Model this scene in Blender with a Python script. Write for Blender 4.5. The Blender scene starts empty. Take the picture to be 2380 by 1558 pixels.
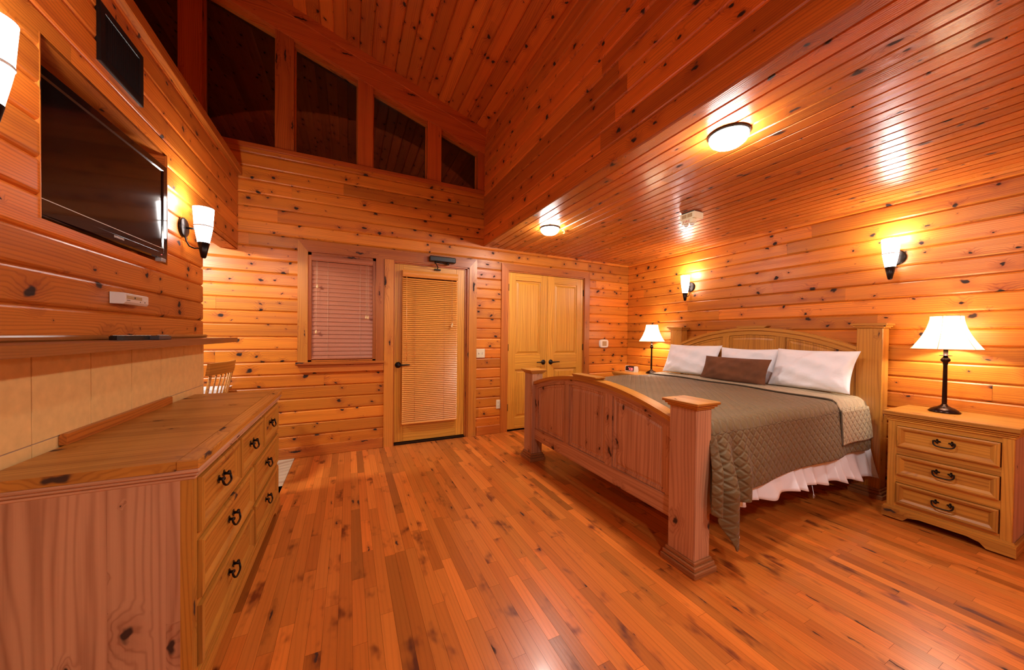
import bpy, math, random
from mathutils import Matrix, Vector
import bmesh

# ------------------------------------------------------------ camera, world, exposure
scn = bpy.context.scene
COL = scn.collection
CAM_H = 1.28
def setup_camera():
    f, yaw, pitch, roll, cx, cy = 794.55, .4533, -.0131, .0113, 1198.65, 790.6
    cyw, sy = math.cos(yaw), math.sin(yaw); cp, sp = math.cos(pitch), math.sin(pitch)
    cr, sr = math.cos(roll), math.sin(roll)
    fo = Vector((sy*cp, cyw*cp, sp)); r = Vector((cyw, -sy, 0)); u = r.cross(fo)
    right = cr*r + sr*u; up = -sr*r + cr*u
    cam = bpy.data.cameras.new('camera'); ob = bpy.data.objects.new('camera', cam)
    COL.objects.link(ob)
    cam.sensor_width = 36; cam.sensor_fit = 'HORIZONTAL'
    cam.lens = f/2380*36
    cam.shift_x = -(cx-1190)/2380; cam.shift_y = (cy-779)/2380
    cam.clip_start = .02
    M = Matrix.Identity(4)
    for i in range(3):
        M[i][0] = right[i]; M[i][1] = up[i]; M[i][2] = -fo[i]
    M[2][3] = CAM_H
    ob.matrix_world = M
    scn.camera = ob
setup_camera()
w = bpy.data.worlds.new('night'); scn.world = w; w.use_nodes = True
w.node_tree.nodes['Background'].inputs[0].default_value = (.012, .010, .012, 1)
w.node_tree.nodes['Background'].inputs[1].default_value = .03
vs = scn.view_settings
scn.display_settings.display_device = 'sRGB'
vs.view_transform = 'Standard'; vs.look = 'None'; vs.gamma = 1; vs.use_curve_mapping = False
vs.exposure = 0.90
E_DOME, E_SCONCE, P_LAMP, P_SCONCE, P_PEND, P_FILL = 105.0, 9.0, 8.0, 4.2, 60.0, 36.0
LAMP_COL = (1, .95, .88)

rnd = random.Random(7)
PI = math.pi
def R_(d): return math.radians(d)

# ------------------------------------------------------------ node helpers
def new_mat(name):
    m = bpy.data.materials.new(name); m.use_nodes = True
    nt = m.node_tree
    b = nt.nodes['Principled BSDF']
    return m, nt, b
class N:
    def __init__(s, nt): s.nt = nt
    def __call__(s, t, **kw):
        n = s.nt.nodes.new(t)
        for k, v in kw.items(): setattr(n, k, v)
        return n
    def val(s, x, sock):
        if hasattr(x, 'is_output') or hasattr(x, 'links'): s.nt.links.new(x, sock)
        else: sock.default_value = x
    def m(s, op, a, b=0.0, c=0.0):
        n = s('ShaderNodeMath', operation=op)
        s.val(a, n.inputs[0]); s.val(b, n.inputs[1]); s.val(c, n.inputs[2])
        return n.outputs[0]
    def comb(s, x, y, z=0.0):
        n = s('ShaderNodeCombineXYZ')
        s.val(x, n.inputs[0]); s.val(y, n.inputs[1]); s.val(z, n.inputs[2]); return n.outputs[0]
    def noise(s, vec, scale=1.0, detail=2.0, rough=.5):
        n = s('ShaderNodeTexNoise'); s.val(vec, n.inputs['Vector'])
        n.inputs['Scale'].default_value = scale; n.inputs['Detail'].default_value = detail
        n.inputs['Roughness'].default_value = rough
        return n.outputs['Fac']
    def mix(s, f, a, b, bt='MIX'):
        n = s('ShaderNodeMix', data_type='RGBA', blend_type=bt)
        s.val(f, n.inputs[0]); s.val(a if not isinstance(a, tuple) else (*a, 1), n.inputs[6])
        s.val(b if not isinstance(b, tuple) else (*b, 1), n.inputs[7]); return n.outputs[2]
    def rng(s, x, a, b, c=0.0, d=1.0, t='SMOOTHSTEP'):
        n = s('ShaderNodeMapRange', interpolation_type=t)
        s.val(x, n.inputs[0]); s.val(a, n.inputs[1]); s.val(b, n.inputs[2]); s.val(c, n.inputs[3]); s.val(d, n.inputs[4])
        return n.outputs[0]
    def uv(s):
        n = s('ShaderNodeUVMap', uv_map='UVMap'); q = s('ShaderNodeSeparateXYZ')
        s.nt.links.new(n.outputs[0], q.inputs[0]); return q.outputs[0], q.outputs[1]
    def attr(s, name):
        return s('ShaderNodeAttribute', attribute_name=name).outputs['Fac']
    def bump(s, h, strength, dist, b):
        n = s('ShaderNodeBump'); n.inputs['Strength'].default_value = strength
        n.inputs['Distance'].default_value = dist
        s.val(h, n.inputs['Height']); s.nt.links.new(n.outputs[0], b.inputs['Normal'])

def wood(name, c1, c2, ck, ku=4.0, kv=8.0, kr=(-.05, .12), ring=70.0, ringamt=.45, warp=7.0,
         tonevar=.35, rough=.42, coat=0.0, streak=.35, fiber=.12, bumpd=.0006, blotch=0.0, huev=None, bscale=1.0):
    m, nt, b = new_mat(name); q = N(nt)
    u, v = q.uv(); tone = q.attr('tone')
    w1 = q.noise(q.comb(q.m('MULTIPLY', u, 3.0), q.m('MULTIPLY', v, 14.0)), 1.0, 2.0)
    wu = q.m('ADD', q.m('MULTIPLY', u, ku), q.m('MULTIPLY', w1, .35))
    wv = q.m('ADD', q.m('MULTIPLY', v, kv), q.m('MULTIPLY', w1, .25))
    w2 = q.m('SUBTRACT', q.noise(q.comb(q.m('MULTIPLY', u, 28.0), q.m('MULTIPLY', v, 28.0), 3.0), 1.0, 1.0), .5)
    w3 = q.m('SUBTRACT', q.noise(q.comb(q.m('MULTIPLY', u, 28.0), q.m('MULTIPLY', v, 28.0), 9.0), 1.0, 1.0), .5)
    wu = q.m('ADD', wu, q.m('MULTIPLY', w2, .16)); wv = q.m('ADD', wv, q.m('MULTIPLY', w3, .22))
    vo = q('ShaderNodeTexVoronoi', voronoi_dimensions='2D', feature='F1')
    nt.links.new(q.comb(wu, wv), vo.inputs['Vector']); vo.inputs['Scale'].default_value = 1.0
    d = vo.outputs['Distance']
    cs = q('ShaderNodeSeparateXYZ'); nt.links.new(vo.outputs['Color'], cs.inputs[0])
    r = q.m('MAXIMUM', q.m('ADD', q.m('MULTIPLY', cs.outputs[0], kr[1]-kr[0]), kr[0]), .0005)
    knot = q.rng(d, q.m('MULTIPLY', r, .55), q.m('MULTIPLY', r, 1.15), 1.0, 0.0)
    halo = q.rng(d, 0.0, q.m('ADD', q.m('MULTIPLY', r, 4.5), .0005), 1.0, 0.0)
    g = q.noise(q.comb(q.m('MULTIPLY', u, .9), q.m('MULTIPLY', v, 7.0)), 1.0, 1.5)
    phase = q.m('ADD', q.m('MULTIPLY', v, ring), q.m('ADD', q.m('MULTIPLY', g, ring*.075+warp*1.2), q.m('MULTIPLY', halo, 16.0)))
    rg = q.m('POWER', q.m('ADD', q.m('MULTIPLY', q.m('SINE', phase), .5), .5), 3.2)
    fb = q.noise(q.comb(q.m('MULTIPLY', u, 5.0), q.m('MULTIPLY', v, 300.0)), 1.0, 2.0)
    st = q.noise(q.comb(q.m('MULTIPLY', u, .8), q.m('MULTIPLY', v, 22.0)), 1.0, 3.0)
    f = q.m('ADD', q.m('MULTIPLY', rg, ringamt), q.m('MULTIPLY', q.rng(st, .42, .72), streak))
    f = q.m('ADD', f, q.m('MULTIPLY', q.m('SUBTRACT', fb, .5), fiber*2))
    f = q.m('ADD', f, q.m('MULTIPLY', halo, .45))
    if blotch:
        bl = q.noise(q.comb(q.m('MULTIPLY', u, 5.0*bscale), q.m('MULTIPLY', v, 9.0*bscale)), 1.0, 3.0, .6)
        f = q.m('ADD', f, q.m('MULTIPLY', q.rng(bl, .55, .75), blotch))
    f = q.rng(f, 0.0, 1.0, 0.0, 1.0, 'LINEAR')
    col = q.mix(f, c1, c2)
    tn = q.m('ADD', q.m('MULTIPLY', tone, tonevar), 1-tonevar*.6)
    col = q.mix(1.0, col, q.comb(tn, tn, tn), 'MULTIPLY')
    if huev:
        t2 = q.attr('tone2')
        col = q.mix(q.m('MULTIPLY', t2, huev[1]), col, q.mix(1.0, col, huev[0], 'MULTIPLY'))
    col = q.mix(knot, col, ck)
    nt.links.new(col, b.inputs['Base Color'])
    b.inputs['Roughness'].default_value = rough
    q.val(q.m('ADD', q.m('ADD', q.m('MULTIPLY', f, .12), q.m('MULTIPLY', knot, .35)), rough-.04), b.inputs['Roughness'])
    b.inputs['Coat Weight'].default_value = coat; b.inputs['Coat Roughness'].default_value = .12
    q.bump(q.m('ADD', q.m('MULTIPLY', fb, .3), q.m('MULTIPLY', rg, -.5)), .5, bumpd, b)
    return m

def plain(name, col, rough=.5, metal=0.0, coat=0.0, noise=0.0, ns=40.0, bump=0.0, spec=None, sheen=0.0):
    m, nt, b = new_mat(name); q = N(nt)
    b.inputs['Roughness'].default_value = rough; b.inputs['Metallic'].default_value = metal
    b.inputs['Coat Weight'].default_value = coat
    if sheen: b.inputs['Sheen Weight'].default_value = sheen
    if spec is not None: b.inputs['Specular IOR Level'].default_value = spec
    tc = q('ShaderNodeTexCoord').outputs['Object']
    n = q.noise(tc, ns, 3.0)
    k = q.m('ADD', q.m('MULTIPLY', n, noise*2), 1-noise)
    c = q.mix(1.0, tuple(col), q.comb(k, k, k), 'MULTIPLY')
    nt.links.new(c, b.inputs['Base Color'])
    if bump: q.bump(n, 1.0, bump, b)
    return m
def emis(name, col, strength):
    m, nt, b = new_mat(name)
    b.inputs['Base Color'].default_value = (.8, .8, .8, 1)
    b.inputs['Emission Color'].default_value = (*col, 1); b.inputs['Emission Strength'].default_value = strength
    b.inputs['Roughness'].default_value = .4
    return m

CK = (.022, .006, .002)
M = {}
M['cedar'] = wood('knotty_cedar', (.74, .255, .024), (.35, .070, .006), CK, ku=5.4, kv=7.4, kr=(-.03, .135), ring=520, ringamt=.42, tonevar=.50, rough=.40, huev=((1.0, .74, .6), .6))
M['cedar_red'] = wood('red_cedar', (.72, .190, .022), (.33, .050, .005), CK, ku=5.4, kv=7.4, kr=(-.03, .135), ring=520, ringamt=.42, tonevar=.50, rough=.40, huev=((1.0, .74, .6), .6))  # redder cedar colour for the vault and the upper wall
M['cedar_mid'] = wood('amber_red_cedar', (.70, .205, .022), (.32, .055, .005), CK, ku=5.4, kv=7.4, kr=(-.03, .135), ring=520, ringamt=.42, tonevar=.50, rough=.40, huev=((1.0, .74, .6), .6))
M['cedar_gloss'] = wood('lacquered_cedar', (.58, .180, .026), (.28, .052, .006), CK, ku=4.5, kv=8.5, kr=(-.07, .14), ring=520, ringamt=.40, tonevar=.50, rough=.30, coat=.25, bumpd=.001, huev=((1.0, .74, .6), .6))
M['trim_red'] = wood('red_trim', (.58, .130, .020), (.28, .040, .005), CK, ku=1.6, kv=9, kr=(-.13, .11), ring=420, ringamt=.45, warp=11, tonevar=.35, rough=.40)  # redder trim colour around the high windows
M['trim'] = wood('fir_trim', (.56, .165, .022), (.27, .050, .006), CK, ku=1.6, kv=9, kr=(-.16, .10), ring=420, ringamt=.5, warp=11, tonevar=.35, rough=.36)
M['trim_light'] = wood('pine_trim', (.66, .25, .033), (.38, .095, .011), CK, ku=1.6, kv=9, kr=(-.10, .12), ring=420, ringamt=.4, warp=9, tonevar=.3, rough=.36)
M['door_wood'] = wood('door_pine', (.76, .36, .043), (.50, .175, .016), CK, ku=.8, kv=4, kr=(-.3, .06), ring=230, ringamt=.55, warp=12, tonevar=.2, rough=.34)
M['pine'] = wood('pine', (.58, .250, .035), (.29, .090, .011), (.05, .02, .01), ku=3.0, kv=6.5, kr=(-.15, .11), ring=330, ringamt=.4, warp=8, tonevar=.25, rough=.36, streak=.5)
M['pine_lit_pink'] = wood('pine_pink_light', (.62, .335, .185), (.30, .105, .045), (.05, .018, .01), ku=3.6, kv=6.0, kr=(-.06, .13), ring=260, ringamt=.36, warp=8, tonevar=.2, rough=.40, streak=.55)  # pine with the pinkish tint of cooler light put into its colour
M['pine_dark'] = wood('pine_stained', (.40, .17, .06), (.24, .08, .022), (.04, .015, .01), ku=3.0, kv=6.5, kr=(-.2, .09), ring=330, ringamt=.4, tonevar=.2, rough=.4)
M['oak'] = wood('shelf_oak', (.34, .115, .022), (.19, .05, .008), CK, ku=2, kv=6, kr=(-.4, .02), ring=700, ringamt=.4, warp=14, tonevar=.2, rough=.35, fiber=.5)
M['floor'] = wood('maple_floor', (.66, .200, .030), (.17, .030, .004), (.05, .013, .006), ku=2.2, kv=12, kr=(-.30, .09), ring=300, ringamt=.12, warp=8, tonevar=.72, rough=.33, coat=.12, streak=.12, fiber=.10, blotch=1.1, bscale=.75, bumpd=.0002, huev=((1.0, .80, .66), .7))
M['gap'] = plain('dark_gap', (.03, .01, .004), .9)
M['bronze'] = plain('oil_rubbed_bronze', (.022, .014, .011), .32, .75, noise=.2)
M['black_metal'] = plain('black_metal', (.006, .005, .005), .4, .3)
M['lamp_metal'] = plain('lamp_bronze', (.035, .016, .012), .25, .8)
M['cream'] = plain('cream_plastic', (.78, .68, .45), .35)
M['white_plastic'] = plain('white_plastic', (.80, .76, .68), .35)
M['tan'] = plain('tan_plastic', (.45, .30, .14), .5)
M['grey_plastic'] = plain('grey_plastic', (.35, .32, .30), .4)
M['silver'] = plain('silver_plastic', (.72, .68, .60), .3, .3)
M['slot'] = plain('dark_slot', (.02, .015, .01), .6)
M['black_gloss'] = plain('black_gloss', (.004, .003, .003), .12, coat=.6)
M['black_plastic'] = plain('black_plastic', (.010, .009, .009), .35)
M['red_dot'] = emis('standby_led', (1, .05, .05), 3.0)
M['led'] = emis('red_led_digits', (1, .02, .05), 1.3)
M['fabric_white'] = plain('white_cotton', (.84, .86, .90), .85, noise=.03, ns=9, bump=.010, sheen=.1)
M['skirt'] = plain('white_skirt_cotton', (.86, .90, .96), .85, noise=.03, ns=20)
M['suede'] = plain('brown_suede', (.145, .052, .018), .95, noise=.55, ns=9, sheen=.08)
M['tile'] = plain('beige_tile', (.82, .53, .20), .42, noise=.17, ns=24, bump=.0006)
M['tile_floor'] = plain('pale_floor_tile', (.62, .50, .34), .4, noise=.08, ns=20)
M['grout'] = plain('grout', (.36, .25, .20), .9)
M['glass'] = None
M['copper'] = plain('copper_slat', (.46, .17, .085), .34, noise=.10, ns=60)
M['slat'] = plain('honey_slat', (.82, .34, .065), .28, noise=.06, ns=60)
M['cord'] = plain('cord', (.70, .50, .33), .7)
M['tassel'] = plain('tassel_wood', (.80, .55, .25), .4)
M['red_print'] = plain('red_print', (.5, .05, .03), .5)
M['logo'] = plain('silver_print', (.70, .62, .55), .35)
M['bulb'] = emis('frosted_glass_dome', LAMP_COL, E_DOME)
M['sconce'] = emis('frosted_sconce_glass', (1, .97, .94), E_SCONCE)

def glass_mat(name, ior, tint):
    m, nt, b = new_mat(name); q = N(nt)
    out = nt.nodes['Material Output']; nt.nodes.remove(b)
    fr = q('ShaderNodeFresnel'); fr.inputs[0].default_value = ior
    t = q('ShaderNodeBsdfTransparent'); t.inputs[0].default_value = (*tint, 1)
    g = q('ShaderNodeBsdfGlossy'); g.inputs['Roughness'].default_value = .015
    mx = q('ShaderNodeMixShader')
    nt.links.new(fr.outputs[0], mx.inputs[0]); nt.links.new(t.outputs[0], mx.inputs[1]); nt.links.new(g.outputs[0], mx.inputs[2])
    nt.links.new(mx.outputs[0], out.inputs[0]); return m
M['glass'] = glass_mat('window_glass', 2.05, (.8, .8, .82))
def screen_mat():
    m, nt, b = new_mat('tv_screen')
    b.inputs['Base Color'].default_value = (.004, .003, .003, 1); b.inputs['Roughness'].default_value = .09
    b.inputs['Specular IOR Level'].default_value = .75
    return m
M['screen'] = screen_mat()
def shade_mat():
    m, nt, b = new_mat('lamp_shade_fabric'); q = N(nt)
    out = nt.nodes['Material Output']
    b.inputs['Base Color'].default_value = (.80, .66, .45, 1); b.inputs['Roughness'].default_value = .8
    t = q('ShaderNodeBsdfTranslucent'); t.inputs[0].default_value = (.85, .72, .52, 1)
    mx = q('ShaderNodeMixShader'); mx.inputs[0].default_value = .42
    nt.links.new(b.outputs[0], mx.inputs[1]); nt.links.new(t.outputs[0], mx.inputs[2])
    nt.links.new(mx.outputs[0], out.inputs[0]); return m
M['shade'] = shade_mat()
def quilt_mat(name, c1, c2, rough):
    m, nt, b = new_mat(name); q = N(nt)
    u, v = q.uv()
    a = q.m('MULTIPLY', q.m('ADD', u, v), 1/.064); c = q.m('MULTIPLY', q.m('SUBTRACT', u, v), 1/.064)
    tri = lambda x: q.m('ABSOLUTE', q.m('SUBTRACT', q.m('FRACT', x), .5))       # 0 at mid, .5 at seam
    ha = q.rng(tri(a), .26, .5, 1.0, 0.0); hc = q.rng(tri(c), .26, .5, 1.0, 0.0)
    h = q.m('MULTIPLY', ha, hc)
    wr = q.noise(q.comb(q.m('MULTIPLY', u, 60.0), q.m('MULTIPLY', v, 60.0)), 1.0, 2.0)
    hh = q.m('ADD', h, q.m('MULTIPLY', wr, .5))
    seam = q.rng(q.m('MAXIMUM', tri(a), tri(c)), .47, .5)
    col = q.mix(q.m('MULTIPLY', wr, .6), c1, c2)
    col = q.mix(q.m('MULTIPLY', seam, .5), col, tuple(x*.35 for x in c2))
    nt.links.new(col, b.inputs['Base Color']); b.inputs['Roughness'].default_value = rough
    b.inputs['Sheen Weight'].default_value = .1
    q.bump(hh, .9, .0055, b)
    return m
M['quilt'] = quilt_mat('brown_quilt', (.185, .122, .044), (.125, .076, .028), .62)
M['quilt_light'] = quilt_mat('beige_quilt_lining', (.46, .37, .215), (.36, .28, .16), .6)

# ------------------------------------------------------------ mesh builder
class MB:
    def __init__(s, M=None):
        s.v = []; s.f = []; s.uv = []; s.t = []; s.t2 = []; s.sm = []; s.M = M
        s.mi = []
    def face(s, pts, uvs, tone=.5, t2=.5, smooth=False, mi=0):
        i = len(s.v)
        for p in pts: s.v.append(tuple(s.M @ Vector(p)) if s.M else tuple(p))
        s.f.append(tuple(range(i, i+len(pts)))); s.uv.append(list(uvs)); s.t.append(tone); s.t2.append(t2); s.sm.append(smooth); s.mi.append(mi)
    def mesh(s, verts, faces, uvf=None, tone=.5, smooth=True, mi=0, uvs=None):
        i = len(s.v)
        for p in verts: s.v.append(tuple(s.M @ Vector(p)) if s.M else tuple(p))
        for f in faces:
            s.f.append(tuple(i+k for k in f))
            if uvs: s.uv.append([uvs[k] for k in f])
            elif uvf: s.uv.append([uvf(verts[k]) for k in f])
            else: s.uv.append([(verts[k][0]+verts[k][1]*.3, verts[k][2]+verts[k][1]*.7) for k in f])
            s.t.append(tone); s.t2.append(.5); s.sm.append(smooth); s.mi.append(mi)
    def box(s, x0, x1, y0, y1, z0, z1, grain='x', c=0.0, tone=None, mi=0):
        tone = rnd.random() if tone is None else tone; t2 = rnd.random()
        lo = (min(x0, x1), min(y0, y1), min(z0, z1)); hi = (max(x0, x1), max(y0, y1), max(z0, z1))
        g = 'xyz'.index(grain); ou, ov = rnd.random()*50, rnd.random()*50
        def uvp(p, ax):
            o = [a for a in range(3) if a != ax]
            if g in o:
                vv = [a for a in o if a != g][0]
                return (p[g]+ou, p[vv]+p[ax]*.9+ov)
            return (p[o[0]]*1+ou, p[o[1]]+ov)
        c = min(c, *( (hi[i]-lo[i])*.45 for i in range(3)))
        if c <= 0:
            for ax in range(3):
                a, b = [k for k in range(3) if k != ax]
                for side in (0, 1):
                    q = []
                    for (sa, sb) in ((0, 0), (1, 0), (1, 1), (0, 1)):
                        p = [0, 0, 0]; p[ax] = (lo, hi)[side][ax]; p[a] = (lo, hi)[sa][a]; p[b] = (lo, hi)[sb][b]; q.append(tuple(p))
                    flip = (side == 0) ^ (ax == 1)
                    if flip: q.reverse()
                    s.face(q, [uvp(p, ax) for p in q], tone, t2, False, mi)
            return s
        P = {}
        for cx in (0, 1):
            for cy in (0, 1):
                for cz in (0, 1):
                    cc = (cx, cy, cz)
                    for ax in range(3):   # vertex lying on face of axis ax
                        p = [0, 0, 0]
                        for k in range(3):
                            e = (lo, hi)[cc[k]][k]
                            p[k] = e if k == ax else e+(c if cc[k] == 0 else -c)
                        P[(cc, ax)] = tuple(p)
        ctr = Vector([(lo[i]+hi[i])/2 for i in range(3)])
        def add(q, ax):
            q = list(q); n = (Vector(q[1])-Vector(q[0])).cross(Vector(q[2])-Vector(q[1]))
            m_ = sum((Vector(p) for p in q), Vector())/len(q)
            if n.dot(m_-ctr) < 0: q.reverse()
            s.face(q, [uvp(p, ax) for p in q], tone, t2, False, mi)
        for ax in range(3):
            a, b = [k for k in range(3) if k != ax]
            for side in (0, 1):
                q = []
                for (sa, sb) in ((0, 0), (1, 0), (1, 1), (0, 1)):
                    cc = [0, 0, 0]; cc[ax] = side; cc[a] = sa; cc[b] = sb; q.append(P[(tuple(cc), ax)])
                add(q, ax)
        for ax in range(3):
            a, b = [k for k in range(3) if k != ax]
            for sa in (0, 1):
                for sb in (0, 1):
                    c0 = [0, 0, 0]; c0[a] = sa; c0[b] = sb; c1 = list(c0); c1[ax] = 1
                    add([P[(tuple(c0), a)], P[(tuple(c1), a)], P[(tuple(c1), b)], P[(tuple(c0), b)]], a)
        for cx in (0, 1):
            for cy in (0, 1):
                for cz in (0, 1):
                    cc = (cx, cy, cz); add([P[(cc, 0)], P[(cc, 1)], P[(cc, 2)]], 0)
        return s
    def prism(s, poly, d0, d1, axis='y', grain=None, tone=None, mi=0, smooth=False, gu=None):
        """poly: list of (a,b) in the other two axes (xz for y, yz for x, xy for z). gu: 0/1 which of the poly coords is the grain"""
        tone = rnd.random() if tone is None else tone; t2 = rnd.random()
        def P(a, b, d):
            return (a, d, b) if axis == 'y' else ((d, a, b) if axis == 'x' else (a, b, d))
        ou, ov = rnd.random()*50, rnd.random()*50
        gu = 0 if gu is None else gu
        uvf = lambda a, b, d=0: (a+ou, b+d+ov) if gu == 0 else (b+ou, a+d+ov)
        n = len(poly)
        area = sum(poly[i][0]*poly[(i+1) % n][1]-poly[(i+1) % n][0]*poly[i][1] for i in range(n))
        if area < 0: poly = poly[::-1]
        fr = [P(a, b, d0) for a, b in poly]; bk = [P(a, b, d1) for a, b in poly]
        s.face(fr if axis == 'y' else fr[::-1], [uvf(a, b) for a, b in (poly if axis == 'y' else poly[::-1])], tone, t2, False, mi)
        s.face(bk[::-1] if axis == 'y' else bk, [uvf(a, b) for a, b in (poly[::-1] if axis == 'y' else poly)], tone, t2, False, mi)
        for i in range(n):
            j = (i+1) % n
            q = [P(*poly[i], d0), P(*poly[j], d0), P(*poly[j], d1), P(*poly[i], d1)]
            uu = [uvf(*poly[i], d0), uvf(*poly[j], d0), uvf(*poly[j], d1), uvf(*poly[i], d1)]
            if axis == 'y': q.reverse(); uu.reverse()
            s.face(q, uu, tone, t2, smooth, mi)
        return s
    def lathe(s, prof, cx=0, cy=0, cz=0, n=32, rf=None, mi=0, smooth=True, cap=True):
        vs_, fs = [], []
        for (r, z) in prof:
            for k in range(n):
                a = 2*PI*k/n; rr = r*(rf(a, z) if rf else 1)
                vs_.append((cx+rr*math.cos(a), cy+rr*math.sin(a), cz+z))
        for i in range(len(prof)-1):
            for k in range(n):
                k2 = (k+1) % n
                fs.append((i*n+k, i*n+k2, (i+1)*n+k2, (i+1)*n+k))
        if cap:
            if prof[0][0] > 1e-5: fs.append(tuple(range(n))[::-1])
            if prof[-1][0] > 1e-5: fs.append(tuple((len(prof)-1)*n+k for k in range(n)))
        s.mesh(vs_, fs, smooth=smooth, mi=mi); return s
    def tube(s, pts, r, n=8, mi=0, closed=False):
        pts = [Vector(p) for p in pts]; vs_, fs = [], []
        up = Vector((0, 0, 1)); prev = None
        m = len(pts)
        rr = r if isinstance(r, (list, tuple)) else [r]*m
        for i, p in enumerate(pts):
            if closed: d = pts[(i+1) % m]-pts[i-1]
            else: d = pts[min(i+1, m-1)]-pts[max(i-1, 0)]
            d.normalize()
            a = up if prev is None else prev
            if abs(d.dot(a)) > .95: a = Vector((1, 0, 0)) if abs(d.x) < .9 else Vector((0, 1, 0))
            x = d.cross(a).normalized(); y = x.cross(d).normalized(); prev = y
            for k in range(n):
                t = 2*PI*k/n; vs_.append(tuple(p+(x*math.cos(t)+y*math.sin(t))*rr[i]))
        for i in range(m if closed else m-1):
            j = (i+1) % m
            for k in range(n):
                k2 = (k+1) % n; fs.append((i*n+k, i*n+k2, j*n+k2, j*n+k))
        if not closed: fs += [tuple(range(n))[::-1], tuple((m-1)*n+k for k in range(n))]
        s.mesh(vs_, fs, mi=mi); return s
    def rings(s, T, w, h, ringlist, tone=None, mi=0, center=True, grain_all=None):
        """nested mitred rectangles on plane. T(a,b,d)->point, a in 0..w, b in 0..h, d outward. ringlist=[(inset,depth),...]"""
        tone = rnd.random() if tone is None else tone
        offs = [(rnd.random()*50, rnd.random()*50) for _ in range(5)]
        def loop(i, d): return [(i, i, d), (w-i, i, d), (w-i, h-i, d), (i, h-i, d)]
        for k in range(len(ringlist)-1):
            A = loop(*ringlist[k]); B = loop(*ringlist[k+1])
            for e in range(4):
                f = (e+1) % 4; q = [A[e], A[f], B[f], B[e]]
                o = offs[e]
                uu = [((p[0] if e % 2 == 0 else p[1])+o[0], (p[1] if e % 2 == 0 else p[0])+p[2]+o[1]) for p in q]
                s.face([T(*p) for p in q], uu, tone, .5, False, mi)
        if center:
            q = loop(*ringlist[-1]); o = offs[4]; hz = w >= h if grain_all is None else grain_all
            s.face([T(*p) for p in q], [((p[0] if hz else p[1])+o[0], (p[1] if hz else p[0])+o[1]) for p in q], tone*.6+.2, .5, False, mi)
        return s
    def build(s, name, mat, parent=None, fixn=False):
        me = bpy.data.meshes.new(name)
        me.from_pydata(s.v, [], s.f); me.update()
        uvl = me.uv_layers.new(name='UVMap')
        flat = [c for f in s.uv for p in f for c in p]
        uvl.data.foreach_set('uv', flat)
        for nm, d in (('tone', s.t), ('tone2', s.t2)):
            a = me.attributes.new(nm, 'FLOAT', 'FACE'); a.data.foreach_set('value', d)
        me.polygons.foreach_set('use_smooth', s.sm)
        mats = mat if isinstance(mat, (list, tuple)) else [mat]
        for m in mats: me.materials.append(m)
        me.polygons.foreach_set('material_index', s.mi)
        if fixn:
            bm = bmesh.new(); bm.from_mesh(me); bmesh.ops.recalc_face_normals(bm, faces=bm.faces); bm.to_mesh(me); bm.free()
        o = bpy.data.objects.new(name, me); COL.objects.link(o)
        if parent: o.parent = parent
        return o

def empty(name, loc=(0, 0, 0), rz=0.0):
    o = bpy.data.objects.new(name, None); COL.objects.link(o)
    o.location = loc; o.rotation_euler = (0, 0, rz); o.empty_display_size = .1
    return o
def tag(o, label, cat=None, group=None, kind=None):
    o['label'] = label
    if cat: o['category'] = cat
    if group: o['group'] = group
    if kind: o['kind'] = kind
    return o
def structure(o, label, cat): return tag(o, label, cat, kind='structure')
def copy_tree(o, parent=None):
    c = o.copy(); COL.objects.link(c)
    if parent: c.parent = parent
    for ch in list(o.children): copy_tree(ch, c)
    return c
def text_mesh(name, body, size, mat, parent, M_, ext=.0006, bold=0.0, sx=1.0):
    cu = bpy.data.curves.new(name, 'FONT'); cu.body = body; cu.size = size; cu.extrude = ext; cu.offset = bold
    cu.align_x = 'CENTER'; cu.align_y = 'CENTER'; cu.space_character = 1.1
    t = bpy.data.objects.new(name+'_tmp', cu); COL.objects.link(t)
    bpy.context.view_layer.update()
    me = bpy.data.meshes.new_from_object(t.evaluated_get(bpy.context.evaluated_depsgraph_get()))
    me.name = name
    bpy.data.objects.remove(t); bpy.data.curves.remove(cu)
    me.transform(M_ @ Matrix.Diagonal((sx, 1, 1, 1)))
    me.materials.clear(); me.materials.append(mat)
    o = bpy.data.objects.new(name, me); COL.objects.link(o); o.parent = parent
    return o

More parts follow.
